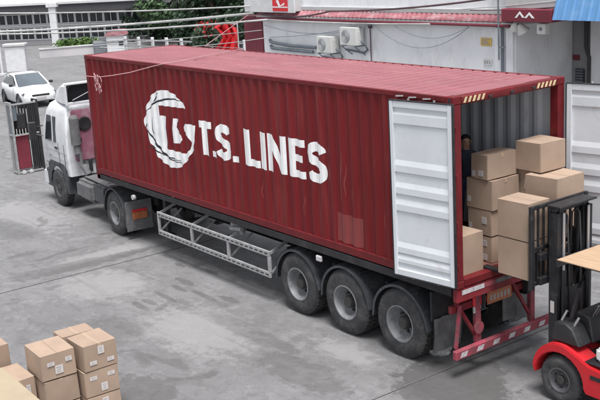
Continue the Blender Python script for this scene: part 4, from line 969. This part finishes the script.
aircon(316, 330, 37, 52.5, 'air conditioner unit on the wall, the lower left one of two')
aircon(339, 355, 30, 45, 'air conditioner unit on the wall, the higher right one of two')
for k, (pp, lab) in enumerate(((((271, 42), (290, 45.5), (316, 47.5)), 'upper of two grey pipes along the wall left of the air conditioners'), (((272, 48), (291, 50), (313, 52)), 'lower of two grey pipes along the wall left of the air conditioners'))):
    b = MB(); b.tube([bx_(px, py, YW-.12) for px, py in pp], .06, 8); b.tube([bx_(pp[0][0], pp[0][1], YW-.12), bx_(pp[0][0]-1, pp[0][1]-2, YW-.01)], .06, 8)
    tag(b.build('wall_pipe', 'pipe', None, smooth=60), lab, 'pipe', 'pipes on the warehouse wall')
b = MB(); qv = bx_(370, 28, YW-.05); b.tube([(qv.x, qv.y, qv.z+.1), (qv.x, qv.y, .4)], .02, 6); b.box(qv.x-.06, qv.x+.06, YW-.09, YW-.002, qv.z, qv.z+.16)
tag(b.build('conduit', 'cabled', None), 'thin dark conduit with a junction box midway along the white wall', 'conduit')

# grey recess and blue sheet awning on the right
YG = 14.5
gw = thing('annex_building', 'grey rendered annex wall under a blue sheet metal awning', 'building', (-3, 16, 0))
XE = 10.
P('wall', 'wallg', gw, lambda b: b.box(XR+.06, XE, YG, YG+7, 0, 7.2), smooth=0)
for px in (558, 567): 
    xk = bx_(px, 50, YG).x; P('pilaster', 'concrete', gw, lambda b: b.box(xk-.11, xk+.11, YG-.12, YG-.003, 0, 5.2), bev=.01)
xk = bx_(592, 50, YG).x; P('pale_panel', 'wallw', gw, lambda b: b.box(xk, XE, YG-.08, YG-.003, 0, 5.0), smooth=0)
a, c = bx_(575.5, 82, YG-.02), bx_(584.5, 69, YG-.02)
vt = P('vent', 'eave', gw, lambda b: b.box(a.x, c.x, YG-.05, YG-.002, a.z, c.z), bev=.005)
for k in range(5): 
    zz = a.z+(c.z-a.z)*(k+.5)/5; P('vent_slat', 'pipe', vt, lambda b: b.box(a.x+.02, c.x-.02, YG-.075, YG-.051, zz-.02, zz+.015), smooth=0)
a, c = bx_(573, 60, YG-.02), bx_(579.5, 55, YG-.02); P('red_plaque', 'dkred', gw, lambda b: b.box(a.x, c.x, YG-.03, YG-.002, a.z, c.z), smooth=0)
xk = bx_(586, 50, YG-.1).x; P('down_pipe', 'eave', gw, lambda b: b.tube([(xk, YG-.1, 5.2), (xk, YG-.1, 3.2), (xk+.12, YG-.1, 2.9), (xk+.12, YG-.1, 0)], .06, 8), smooth=60)
# the awning: corrugated sheet, sloping
ZAW = bx_(575, 20.5, 11.4).z; XAW = bx_(552, 15, 11.4).x
def awn(b):
    pr = []; x = XAW
    while x < XE: pr += [(x, 0), (x+.03, .03), (x+.09, .03), (x+.12, 0), (x+.26, 0)]; x += .27
    b.strip([[(x, 11.4-d, ZAW) for x, d in pr], [(x, 11.9-d, ZAW+1.5) for x, d in pr]])
    b.strip([[(x, 11.41-d, ZAW) for x, d in pr], [(x, 11.91-d, ZAW+1.5) for x, d in pr]])
aw = P('awning_sheet', 'bluesh', gw, awn, smooth=0)
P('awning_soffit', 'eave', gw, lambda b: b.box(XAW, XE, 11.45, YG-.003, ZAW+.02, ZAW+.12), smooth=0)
# red fascia box with a white mark and two hanging lamps
a, c = bx_(501, 21.5, 11.5), bx_(551, 9.5, 11.5)
fb = P('red_fascia', 'dkred', gw, lambda b: b.box(a.x, c.x, 11.5, 12.6, a.z, c.z), bev=.02)
P('fascia_wall', 'concrete', gw, lambda b: b.box(a.x, c.x, 11.7, 12.6, c.z+.01, 7.2), smooth=0)
mz = bx_(523, 15, 11.49).z; mx = bx_(524, 15, 11.49).x
P('fascia_mark', 'white', fb, lambda b: (b.prism([(mx-.34, mz-.08), (mx-.16, mz+.10), (mx, mz-.06), (mx-.06, mz-.08), (mx-.16, mz+.03), (mx-.26, mz-.08)], 11.49, 11.498), b.prism([(mx-.0, mz-.08), (mx+.18, mz+.08), (mx+.36, mz-.08), (mx+.27, mz-.08), (mx+.18, mz+.01), (mx+.09, mz-.08)], 11.489, 11.497)), smooth=0)
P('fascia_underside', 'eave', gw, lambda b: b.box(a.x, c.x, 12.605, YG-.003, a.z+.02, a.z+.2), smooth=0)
def lamp(px, py, label, k):
    q = bx_(px, py, 11.8); t = thing('flood_lamp', label, 'lamp', q, 0, 'lamps hanging below the red fascia')
    P('stem', 'galv', t, lambda b: b.cyl((q.x, q.y, q.z+.15), (q.x, q.y, a.z), .02, n=8))
    P('housing', 'acw', t, lambda b: b.box(q.x-.15, q.x+.15, q.y-.12, q.y+.1, q.z-.15, q.z+.15) if k else (b.lathe([(.05, .16), (.10, .08), (.18, -.06), (.19, -.10)], q, (-.3, -.5, 1), 16), b.lathe([(.05, .16), (.10, .08), (.16, -.06)], q+Vector((-.25, 0, .05)), (.5, -.5, 1), 14)), bev=.02 if k else 0)
    if k: P('lens', 'pipe', t, lambda b: b.cyl((q.x, q.y-.121, q.z), (q.x, q.y-.14, q.z), .05, n=12))
lamp(522, 29, 'twin floodlight hanging under the red fascia, left of the square lamp', 0)
lamp(543.5, 28.5, 'small white square lamp hanging under the end of the red fascia', 1)

# ------------------------------------------------------------------ cables
def sag(a, c, s, n=24): return [a.lerp(c, i/n)-Vector((0, 0, s*4*(i/n)*(1-i/n))) for i in range(n+1)]
def cable(pts, r, mt, label, name='overhead_cable', n=6):
    b = MB(); b.tube(pts, r, n); o = b.build(name, mt, None, smooth=60); return tag(o, label, 'cable', 'overhead cables')
D = 31
cable(sag(atd(-60, 12.5, 48), bx_(250, 6, YW-.40), .12), .032, 'cablew', 'uppermost pale cable crossing in front of the trees')
cable(sag(atd(-60, 33, 48), bx_(254, 13, YW-.30), .15), .055, 'cablew', 'thick pale cable rising to the red column, upper strand of the pair')
cable(sag(atd(-60, 34, 48), bx_(268, 19.5, YW-.30), .18), .042, 'cablew', 'thick pale cable below its twin, reaching the white wall')
cable(sag(atd(-60, 50, 48), bx_(262, 30, YW-.30), .2), .016, 'cablew', 'thin pale cable low across the trees, upper of two')
cable(sag(atd(100, 47, 44), bx_(270, 37, YW-.30), .2), .016, 'cablew', 'thin pale cable low across the trees, lower of two')
cable(sag(bx_(268, 19.5, YW-.30), bx_(430, 24, YW-.30), .05), .028, 'cablew', 'pale cable along the ledge of the white wall')
cable(sag(bx_(262, 14, YW-.30), bx_(330, 11, YW-.30), .15)+sag(bx_(330, 11, YW-.30), bx_(500, -3, YW-.30), .1)[1:], .035, 'cabled', 'thick dark red cable slanting up across the upper wall')
cable(sag(bx_(265, 25, YW-.30), bx_(372, 25, YW-.30), .3), .012, 'pipe', 'thin grey wire drooping over the air conditioners')
cable(sag(bx_(268, 37, YW-.30), bx_(372, 24, YW-.30), .1), .012, 'pipe', 'thin grey wire rising from the pipes to the junction box')
cable(sag(bx_(375, 26, YW-.30), bx_(470, 26, YW-.30), .68), .010, 'pipe', 'loose wire looping low across the white wall')
cable(sag(bx_(395, 26, YW-.30), bx_(470, 25.5, YW-.30), .38), .009, 'pipe', 'loose wire looping shallowly across the white wall')
cable(sag(bx_(360, 13, YW-.30), bx_(600, -4, YW-.30), .1), .013, 'cablew', 'pale wire crossing above the red band')
cable(sag(bx_(470, 10, YW-.30), bx_(600, 3, YW-.30), .05), .015, 'cabled', 'thin dark wire in front of the blue awning')
cable(sag(bx_(498, -5, YW-.30), bx_(499, 60, YW-.30), 0), .025, 'pipe', 'grey vertical wire beside the pilasters')
# rope with a loose coil hanging along the container front
rp = [at(84.5, 76, 1, -.01), at(99, 77, 1, -.05), at(112, 75.5, 1, -.05), at(130, 72.5, 1, -.05), at(150, 67, 1, -.05), at(163, 63.8, 1, -.02)]
rp += [Vector((rp[-1].x+.05, .4, ZT+.03)), Vector((rp[-1].x-.3, 1.4, ZT+.035)), Vector((rp[-1].x-.7, CW+.02, ZT+.03)), atd(205, 46, 27), bx_(249, 14.2, YW-.30)]
b = MB(); b.tube(rp, .011, 6)
cc = at(98.5, 82.5, 1, -.05)
for k, (rx_, rz_, ph, tl) in enumerate(((.20, .15, .3, .5), (.13, .21, 1.1, -.3), (.17, .12, 2.0, .2), (.09, .18, .6, .7))):
    b.tube([cc+Vector((rx_*math.cos(th*R(20)+ph)+tl*.12*math.sin(th*R(20)), -.008-.01*k, rz_*math.sin(th*R(20))+tl*.08*math.cos(th*R(20)))) for th in range(19)], .009, 6)
b.tube([cc+Vector((.02, -.02, -.1)), cc+Vector((.05, -.02, -.25)), cc+Vector((.0, -.015, -.36))], .009, 6)
tag(b.build('rope', 'rope', None, smooth=60), 'pale pink rope with a loose coil hung on the front corner of the container', 'rope')

# ------------------------------------------------------------------ left background: barred booth, cars, far building, wall, trees
bo = thing('barred_booth', 'tall narrow metal framed booth with dark bars and red panel beside the cab', 'booth', (-20.6, 1.5, 0))
BX0, BX1, BY0, BY1, BH = -20.92, -20.5, 1.05, 1.98, 2.3
for x in (BX0, BX1-.06):
    for y in (BY0, BY1-.06):
        P('corner_post', 'galv' if y == BY0 else 'steel', bo, lambda b: b.box(x, x+.06, y, y+.06, 0, BH), bev=.006)
for z in (.04, 1.25, BH-.06):
    P('frame_rail', 'galv', bo, lambda b: (b.box(BX0+.061, BX1-.061, BY0+.003, BY0+.05, z, z+.055), b.box(BX1-.056, BX1-.006, BY0+.061, BY1-.061, z, z+.05)), bev=.004)
P('side_pane', 'carglass', bo, lambda b: b.box(BX0+.061, BX1-.061, BY0+.02, BY0+.03, 1.306, BH-.061), smooth=0)
pass
pass
pass
P('red_panel', 'dkred', bo, lambda b: b.box(BX1-.13, BX1-.07, BY0+.10, BY0+.52, .16, 1.22), bev=.012)
P('red_panel_top', 'brred', bo, lambda b: b.box(BX1-.135, BX1-.065, BY0+.10, BY0+.52, 1.221, 1.26), bev=.006)
for k in range(5): P('bar', 'steel', bo, lambda b: b.box(BX1-.05, BX1-.02, BY0+.555+k*.068, BY0+.598+k*.068, .1, BH-.062), smooth=0)
for k in range(3): P('bar', 'steel', bo, lambda b: b.box(BX0+.1+k*.09, BX0+.125+k*.09, BY1-.05, BY1-.02, .1, BH-.062), smooth=0)
for k in range(2): P('bar', 'galv', bo, lambda b: b.box(BX0+.14+k*.12, BX0+.165+k*.12, BY0+.012, BY0+.036, .096, 1.249), smooth=0)
for k in range(8): P('bar', 'steel', bo, lambda b: b.box(BX0+.01, BX0+.04, BY0+.09+k*.1, BY0+.15+k*.1, .1, BH-.062), smooth=0)  # dark back bars added to imitate the shade inside the booth
P('top_rail', 'galv', bo, lambda b: b.box(BX0, BX1, BY0+.001, BY0+.055, BH+.001, BH+.04), bev=.005)
P('top_rail', 'steel', bo, lambda b: b.box(BX0, BX1, BY1-.055, BY1-.001, BH+.001, BH+.04), bev=.005)
P('hanging_box', 'blackpl', bo, lambda b: b.box(BX1-.3, BX1-.08, BY0+.18, BY0+.5, 1.45, 1.95), bev=.03)
P('glass_pane', 'carglass', bo, lambda b: b.box(BX1-.045, BX1-.035, BY0+.07, BY0+.20, 1.75, 2.2), smooth=0)
for y_ in (.12, .36): P('door_stop', 'plastic', bo, lambda b: b.box(BX1-.02, BX1+.08, BY0+y_, BY0+y_+.14, 0, .13), bev=.03, seg=2)

def make_car(loc, rz, label):
    t = thing('white_car', label, 'car', loc, rz, 'parked white cars')
    # stations along x (front +): half width, sill z, belt z
    st = [(-2.12,.60,.42,.80),(-2.0,.78,.30,.95),(-1.5,.86,.22,1.0),(-.6,.88,.20,.97),(.5,.88,.20,.95),(1.0,.88,.22,.93),(1.6,.85,.25,.84),(1.98,.76,.28,.72),(2.16,.55,.36,.58)]
    rows = []
    for x, w_, z0, z1 in st:
        rows.append([(x, -w_*.92, z0), (x, -w_, (z0+z1)*.5), (x, -w_*.96, z1-.06), (x, -w_*.85, z1), (x, 0, z1+.035), (x, w_*.85, z1), (x, w_*.96, z1-.06), (x, w_, (z0+z1)*.5), (x, w_*.92, z0), (x, 0, z0), (x, -w_*.92, z0)])
    def body(b):
        b.strip(rows); b.add(rows[0][:-1], [tuple(range(10))]); b.add(rows[-1][:-1], [tuple(range(10))])
    bd_ = PL('body', 'carw', t, body, smooth=60)
    gh = [(-1.95,.66,.95,.97),(-1.5,.62,.98,1.32),(-.7,.60,.97,1.47),(.0,.60,.95,1.46),(.45,.62,.94,1.30),(1.05,.72,.91,.94)]
    rows2 = []
    for x, w_, z0, z1 in gh:
        rows2.append([(x, -.80, z0-.05), (x, -w_, z1-.03), (x, -w_*.8, z1), (x, w_*.8, z1), (x, w_, z1-.03), (x, .80, z0-.05)])
    PL('roof_shell', 'carw', bd_, lambda b: b.strip(rows2[1:4]), smooth=60)
    PL('windscreen', 'carglass', bd_, lambda b: b.add([(.12,-.56,1.445),(.12,.56,1.445),(1.02,.70,.955),(1.02,-.70,.955)], [(0,1,2,3)]), smooth=0)
    PL('pillars', 'carw', bd_, lambda b: (b.bar((.02,-.60,1.44),(1.05,-.77,.93),.07,.05), b.bar((.02,.60,1.44),(1.05,.77,.93),.07,.05), b.box(-.02, .12, -.6, .6, 1.435, 1.462)), smooth=0)
    PL('rear_window', 'glass', bd_, lambda b: b.add([(-1.52,-.58,1.30),(-1.52,.58,1.30),(-2.0,.64,.96),(-2.0,-.64,.96)], [(0,1,2,3)]), smooth=0)
    for s_ in (1, -1):
        PL('side_window', 'glass', bd_, lambda b: b.add([(.62,s_*.79,.97),(-1.45,s_*.80,1.0),(-1.30,s_*.645,1.30),(-.7,s_*.625,1.40),(-.05,s_*.63,1.38)], [(0,1,2,3,4)]), smooth=0)
        PL('headlight', 'carglass', bd_, lambda b: b.box(1.72, 1.98, s_*.66-.14, s_*.66+.14, .60, .73), bev=.04, seg=2)
        PL('mirror', 'blackpl', bd_, lambda b: b.box(.62, .78, s_*.97-.09, s_*.97+.09, .96, 1.08), bev=.03)
        PL('fog_light', 'blackpl', bd_, lambda b: b.box(1.95, 2.06, s_*.58-.09, s_*.58+.09, .40, .47), bev=.02)
        for x in (1.32, -1.30):
            wr = bpy.data.objects.new('wheel', None); COL.objects.link(wr); wr.parent = t
            PL('tyre', 'tyre', wr, lambda b: b.lathe([(.19, 0), (.30, .005), (.315, -.03), (.315, -.17), (.30, -.2), (.19, -.2)], (x, s_*.90, .315), (0, s_, 0), 24, True))
            PL('rim', 'rim', wr, lambda b: b.lathe([(.2, -.01), (.17, -.03), (.05, -.02), (1e-3, -.015)], (x, s_*.90, .315), (0, s_, 0), 20))
            PL('wheel_arch', 'black', wr, lambda b: b.lathe([(.30, -.02), (.36, -.02), (.36, -.25), (.30, -.25)], (x, s_*.897, .33), (0, s_, 0), 24, True))
    PL('grille', 'blackpl', bd_, lambda b: b.box(2.06, 2.17, -.42, .42, .545, .645), bev=.02)
    PL('lower_grille', 'blackpl', bd_, lambda b: b.box(2.0, 2.10, -.5, .5, .33, .40), bev=.015)
    PL('number_plate', 'paper', bd_, lambda b: b.box(2.15, 2.19, -.24, .24, .43, .53), bev=.006)
    return t
c1 = make_car((-36.5, 7.85, 0), R(-6), 'white hatchback parked facing the yard, at the upper left behind the booth')
c2 = dup(c1); c2.location = (-37.6, 5.2, 0); c2['label'] = 'white car cut off by the left edge, beside the parked hatchback'

# far building with a pale roof
fbld = thing('far_building', 'long low building with dark windows and a wide pale roof, far left', 'building', (-80, 30, 0))
# facade along the picture: from pixel 0 to 140, about 85 m away, facing the camera
FA, FB = at(-30, 47.0), at(150, 41.0)
FA.z = FB.z = 0
fu = (FB-FA).normalized(); fn = Vector((fu.y, -fu.x, 0))
if fn.dot(CAM-FA) < 0: fn = -fn
FLn = (FB-FA).length
def fq(u_, d, z): return FA+fu*u_+fn*d+Vector((0, 0, z))
def fbox(b, u0, u1, d0, d1, z0, z1):
    b.add([fq(u0,d0,z0),fq(u1,d0,z0),fq(u1,d1,z0),fq(u0,d1,z0),fq(u0,d0,z1),fq(u1,d0,z1),fq(u1,d1,z1),fq(u0,d1,z1)], [(0,3,2,1),(4,5,6,7),(0,1,5,4),(1,2,6,5),(2,3,7,6),(3,0,4,7)])
FH = 3.3
P('wall', 'farwall', fbld, lambda b: fbox(b, 0, FLn, -8, 0, -.1, FH), smooth=0)
P('soffit_shade', 'eave', fbld, lambda b: fbox(b, -.5, FLn+.5, .003, 1.3, FH-.5, FH), smooth=0)  # eave shadow put into the near-black colour of this block
P('roof', 'farroof', fbld, lambda b: b.add([fq(-.6,1.4,FH+.02), fq(FLn+.6,1.4,FH+.02), fq(FLn+.6,1.4,FH+.2), fq(-.6,1.4,FH+.2), fq(-.6,-8,FH+3), fq(FLn+.6,-8,FH+3), fq(FLn+.6,-8,FH+2.7), fq(-.6,-8,FH+2.7)], [(0,1,2,3),(3,2,5,4),(1,0,7,6),(4,5,6,7),(0,3,4,7),(1,6,5,2)]), smooth=0)
nw = 13
for i in range(nw):
    u0 = FLn*(i+.07)/nw; u1 = FLn*(i+.93)/nw
    for z0, z1 in ((.5, 1.4), (1.75, 2.5)):
        wn = P('window', 'glass', fbld, lambda b: fbox(b, u0, u1, .004, .03, z0, z1), smooth=0)
        P('window_frame', 'winf', wn, lambda b: (fbox(b, u0-.08, u1+.08, .004, .09, z1, z1+.07), fbox(b, u0-.08, u1+.08, .004, .12, z0-.08, z0), fbox(b, u0-.08, u0, .004, .08, z0, z1), fbox(b, u1, u1+.08, .004, .08, z0, z1), fbox(b, (u0+u1)/2-.03, (u0+u1)/2+.03, .031, .06, z0, z1)), smooth=0)
P('string_course', 'winf', fbld, lambda b: fbox(b, 0, FLn, .003, .16, 1.52, 1.64), smooth=0)

def pxbox(px0, px1, pyb, pyt, depth, name, mt, label, cat, thick=.6, sub=None):
    g = at((px0+px1)/2, pyb); d = (g-CAM).dot(_f); s_ = d/FPX
    t = thing(name, label, cat, (g.x, g.y, 0), YAW-math.pi/2)
    w_ = (px1-px0)*s_; h = (pyb-pyt)*s_
    return t, w_, h
t, w_, h = pxbox(108, 125.5, 54, 31, 0, 'guard_kiosk', 'farwall', 'white guard kiosk with a red roof beyond the container front corner', 'kiosk')
PL('wall', 'winf', t, lambda b: b.box(-w_/2, w_/2, -.1, 1.6, 0, h*.8), bev=.02)
PL('roof', 'redtrim', t, lambda b: b.prism([(-w_/2-.1, h*.8+.002), (w_/2+.1, h*.8+.002), (w_/2-.1, h), (-w_/2+.2, h)], -.2, 1.7), smooth=0)
PL('window', 'glass', t, lambda b: b.box(w_*.2, w_*.45, -.13, -.103, h*.38, h*.55), smooth=0)
PL('counter', 'galv', t, lambda b: b.box(-w_/2, w_/2, -.2, -.103, h*.55, h*.6), smooth=0)
t, w_, h = pxbox(94, 108, 54, 36, 0, 'metal_shutter', 'pipe', 'grey metal panel standing left of the guard kiosk', 'panel')
PL('sheet', 'galv', t, lambda b: b.box(-w_/2, w_/2, 0, .05, 0, h*.75), smooth=0)
for k in range(5): PL('rib', 'pipe', t, lambda b: b.box(-w_/2+.02, w_/2-.02, -.03, -.001, h*.12*k+.1, h*.12*k+.16), smooth=0)
PL('frame', 'pipe', t, lambda b: (b.box(-w_/2, -w_/2+.06, -.04, -.002, 0, h), b.box(w_/2-.06, w_/2, -.04, -.002, 0, h), b.bar((-w_/2, -.03, h), (w_/2, -.03, h*.75), .04, .06)), smooth=0)
t, w_, h = pxbox(7, 27, 72, 44, 0, 'gate_pillar', 'winf', 'broad pale gate pillar at the upper left', 'pillar')
PL('shaft', 'winf', t, lambda b: b.box(-w_/2, w_/2, 0, .6, 0, h*.9), bev=.03)
PL('cap', 'concrete', t, lambda b: b.box(-w_/2-.08, w_/2+.08, -.08, .68, h*.9+.002, h), bev=.03)
t, w_, h = pxbox(1.5, 4.5, 76, 34, 0, 'white_pole', 'winf', 'thin white pole close to the left edge beside the gate pillar', 'pole')
PL('shaft', 'winf', t, lambda b: b.cyl((0, 0, 0), (0, 0, h), w_*.4, n=12)); PL('base', 'concrete', t, lambda b: b.box(-.2, .2, -.2, .2, 0, .15), bev=.02)
t, w_, h = pxbox(53, 60, 50, 8, 0, 'white_pole', 'winf', 'white building post rising to the eave in front of far windows', 'post')
PL('shaft', 'winf', t, lambda b: b.box(-w_/2, w_/2, 0, .4, 0, h), bev=.02); PL('cap', 'winf', t, lambda b: b.box(-w_/2-.15, w_/2+.15, -.1, .5, h+.002, h+.35), bev=.03)
# low boundary wall with posts behind the container
wa, wb = at(40, 58), at(95, 53.5); wa.z = wb.z = 0
lw = thing('low_wall', 'low pale boundary wall along the far side of the road', 'wall', wa)
P('wall', 'farwall', lw, lambda b: b.bar(wa+Vector((0,0,.3)), wb+Vector((0,0,.3)), .2, .6), smooth=0)
P('coping', 'winf', lw, lambda b: b.bar(wa+Vector((0,0,.64)), wb+Vector((0,0,.64)), .3, .08), smooth=0)
fa, fb2 = at(127, 56), at(246, 62); fa.z = fb2.z = 0
fe = thing('rail_fence', 'pale rail fence with white posts in front of the trees', 'fence', fa)
for k in range(9):
    q = fa.lerp(fb2, k/8); P('fence_post', 'winf', fe, lambda b: b.box(q.x-.09, q.x+.09, q.y-.09, q.y+.09, 0, 1.35), bev=.02)
for z in (.35, .75, 1.15): P('fence_rail', 'galv', fe, lambda b: b.bar(fa+Vector((0, -.13, z)), fb2+Vector((0, -.13, z)), .05, .09), smooth=0)
# red parasol, folded, behind the container roof
q = atd(222, 50, 47); 
rpz = thing('red_banner', 'bright red cloth banner hung on a leaning pole behind the container roof', 'banner', (q.x, q.y, 0))
def cloth(b):
    prof = [(24, 219, 231), (27, 214, 236), (31, 218, 237.5), (36, 222, 238.5), (41, 221, 238.5), (46, 217, 238.5), (52, 212, 239), (60, 210, 239)]
    for off in (0, .05):
        b.strip([[atd(x0+(x1-x0)*i/10, y_+1.2*math.sin(i*.7), 47+.22*math.sin(i*1.7+y_*.09)+.1*math.sin(i*3.1)+off) for i in range(11)] for y_, x0, x1 in prof])
P('cloth', 'brred', rpz, cloth, smooth=60)
P('pole', 'galv', rpz, lambda b: b.tube([(q.x-.2, q.y, 0), atd(239.5, 60, 47.1), atd(237, 22, 47.1)], .035, 8), smooth=60)
P('crossbar', 'galv', rpz, lambda b: b.tube([atd(212, 24, 47.1), atd(238, 24, 47.1)], .03, 8), smooth=60)
P('base', 'concrete', rpz, lambda b: b.box(q.x-.55, q.x+.15, q.y-.35, q.y+.35, 0, .15), bev=.02)
# red flowering bush left of it
def leafball(b, c, rad, n, size, rs):
    for _ in range(n):
        d = Vector((rs.gauss(0, 1), rs.gauss(0, 1), rs.gauss(0, 1))).normalized()*(rs.random()**.45)
        p = Vector(c)+Vector((d.x*rad[0], d.y*rad[1], d.z*rad[2])); a = Vector((rs.uniform(-1, 1), rs.uniform(-1, 1), rs.uniform(-1, 1))).normalized(); e = a.orthogonal().normalized()
        s_ = size*rs.uniform(.6, 1.3); f_ = a.cross(e)
        b.add([p-e*s_-f_*s_*.3, p+f_*s_*.55-e*s_*.1, p+e*s_+f_*s_*.2, p-f_*s_*.5+e*s_*.2], [(0, 1, 2, 3)])
rs = random.Random(5); q2 = atd(209, 30, 50)
bsh = thing('flowering_bush', 'bush with red blossoms left of the red banner', 'bush', (q2.x, q2.y, 0))
P('stem', 'bark', bsh, lambda b: [b.tube([(q2.x, q2.y, 0), (q2.x+.2*k, q2.y+.1*k, q2.z*.5), (q2.x+.35*k, q2.y+.15*k, q2.z+.1)], [.07, .05, .02], 6) for k in (-1, 0, 1)])
P('leaves', 'leaf', bsh, lambda b: leafball(b, (q2.x, q2.y, q2.z-.5), (1.0, 1.0, 1.2), 900, .12, rs), smooth=0)
P('blossoms', 'brred', bsh, lambda b: leafball(b, (q2.x, q2.y, q2.z+.1), (.7, .7, .5), 160, .09, rs), smooth=0)

def tree(px, depth, htop_px, wide, mt, label, seed, n=7000, tall=None):
    rs = random.Random(seed); g = atd(px, 30, depth); x, y = g.x, g.y; H = tall or atd(px, htop_px, depth).z
    t = thing('tree', label, 'tree', (x, y, 0), 0, 'trees behind the yard')
    def trunk(b):
        b.tube([(x, y, 0), (x+.1, y, H*.2), (x-.1, y+.1, H*.45), (x, y, H*.75)], [.28, .22, .16, .06], 8)
        for k in range(7):
            a = k*2.4; z = H*(.25+.06*k); b.tube([(x, y, z), (x+math.cos(a)*wide*.3, y+math.sin(a)*wide*.3, z+H*.10), (x+math.cos(a)*wide*.7, y+math.sin(a)*wide*.7, z+H*.2)], [.11, .07, .02], 6)
    P('trunk', 'bark', t, trunk, smooth=60)
    def crown(b):
        for k in range(26):
            a = rs.uniform(0, 6.28); rr = wide*rs.random()**.6; zz = H*rs.uniform(.08, .92); sh = 1-.5*abs(zz/H-.5)
            s_ = rs.uniform(.5, 1.0)*wide*.38
            leafball(b, (x+math.cos(a)*rr*sh, y+math.sin(a)*rr*sh, zz), (s_, s_, s_*.75), n//26, .17, rs)
    P('crown', mt, t, crown, smooth=0)
tree(138, 86, -30, 3.2, 'leaf2', 'bright green tree at the right end of the far building', 1, 6000, 7.5)
tree(166, 84, -30, 4.2, 'leaf3', 'dark green tree right beside the bright green one', 2, 8000, 8)
tree(188, 76, -30, 4.4, 'leaf3', 'dense dark tree in the middle behind the container roof', 3, 8000, 9)
tree(214, 70, -30, 4.0, 'leaf', 'dark tree standing above the red blossoms', 4, 8000, 8.5)
tree(240, 72, -30, 4.0, 'leaf', 'dark tree partly hidden by the sign board', 6, 7000, 9)
tree(172, 100, -30, 6, 'leaf', 'tall background tree between the two left dark trees', 8, 6000, 11)
tree(205, 98, -30, 6.5, 'leaf', 'tall background tree behind the middle dark trees', 9, 6000, 11)
ha, hb = atd(135, 44, 80), atd(250, 44, 78)
hg = thing('hedge', 'dense dark hedge running along behind the rail fence', 'hedge', (ha.x, ha.y, 0))
rs = random.Random(77)
def hedge(b):
    for k in range(40):
        q = ha.lerp(hb, k/39); leafball(b, (q.x+rs.uniform(-.4, .4), q.y+rs.uniform(-.4, .4), 1.3+rs.uniform(-.2, .5)), (1.1, 1.1, 1.4), 260, .15, rs)
P('foliage', 'leaf', hg, hedge, smooth=0)
P('stems', 'bark', hg, lambda b: [b.tube([(ha.lerp(hb, k/11).x, ha.lerp(hb, k/11).y, 0), (ha.lerp(hb, k/11).x, ha.lerp(hb, k/11).y, 1.6)], .05, 6) for k in range(12)], kind='stuff')
sa, sb = at(63, 53), at(93, 50)
sh_ = thing('shrub_row', 'row of low green shrubs in front of the far windows', 'shrubs', (sa.x, sa.y, 0))
def shrubs(b):
    for k in range(12):
        q = sa.lerp(sb, k/11); leafball(b, (q.x, q.y, .55), (.7, .7, .5), 160, .12, rs)
P('foliage', 'leaf2', sh_, shrubs, smooth=0)
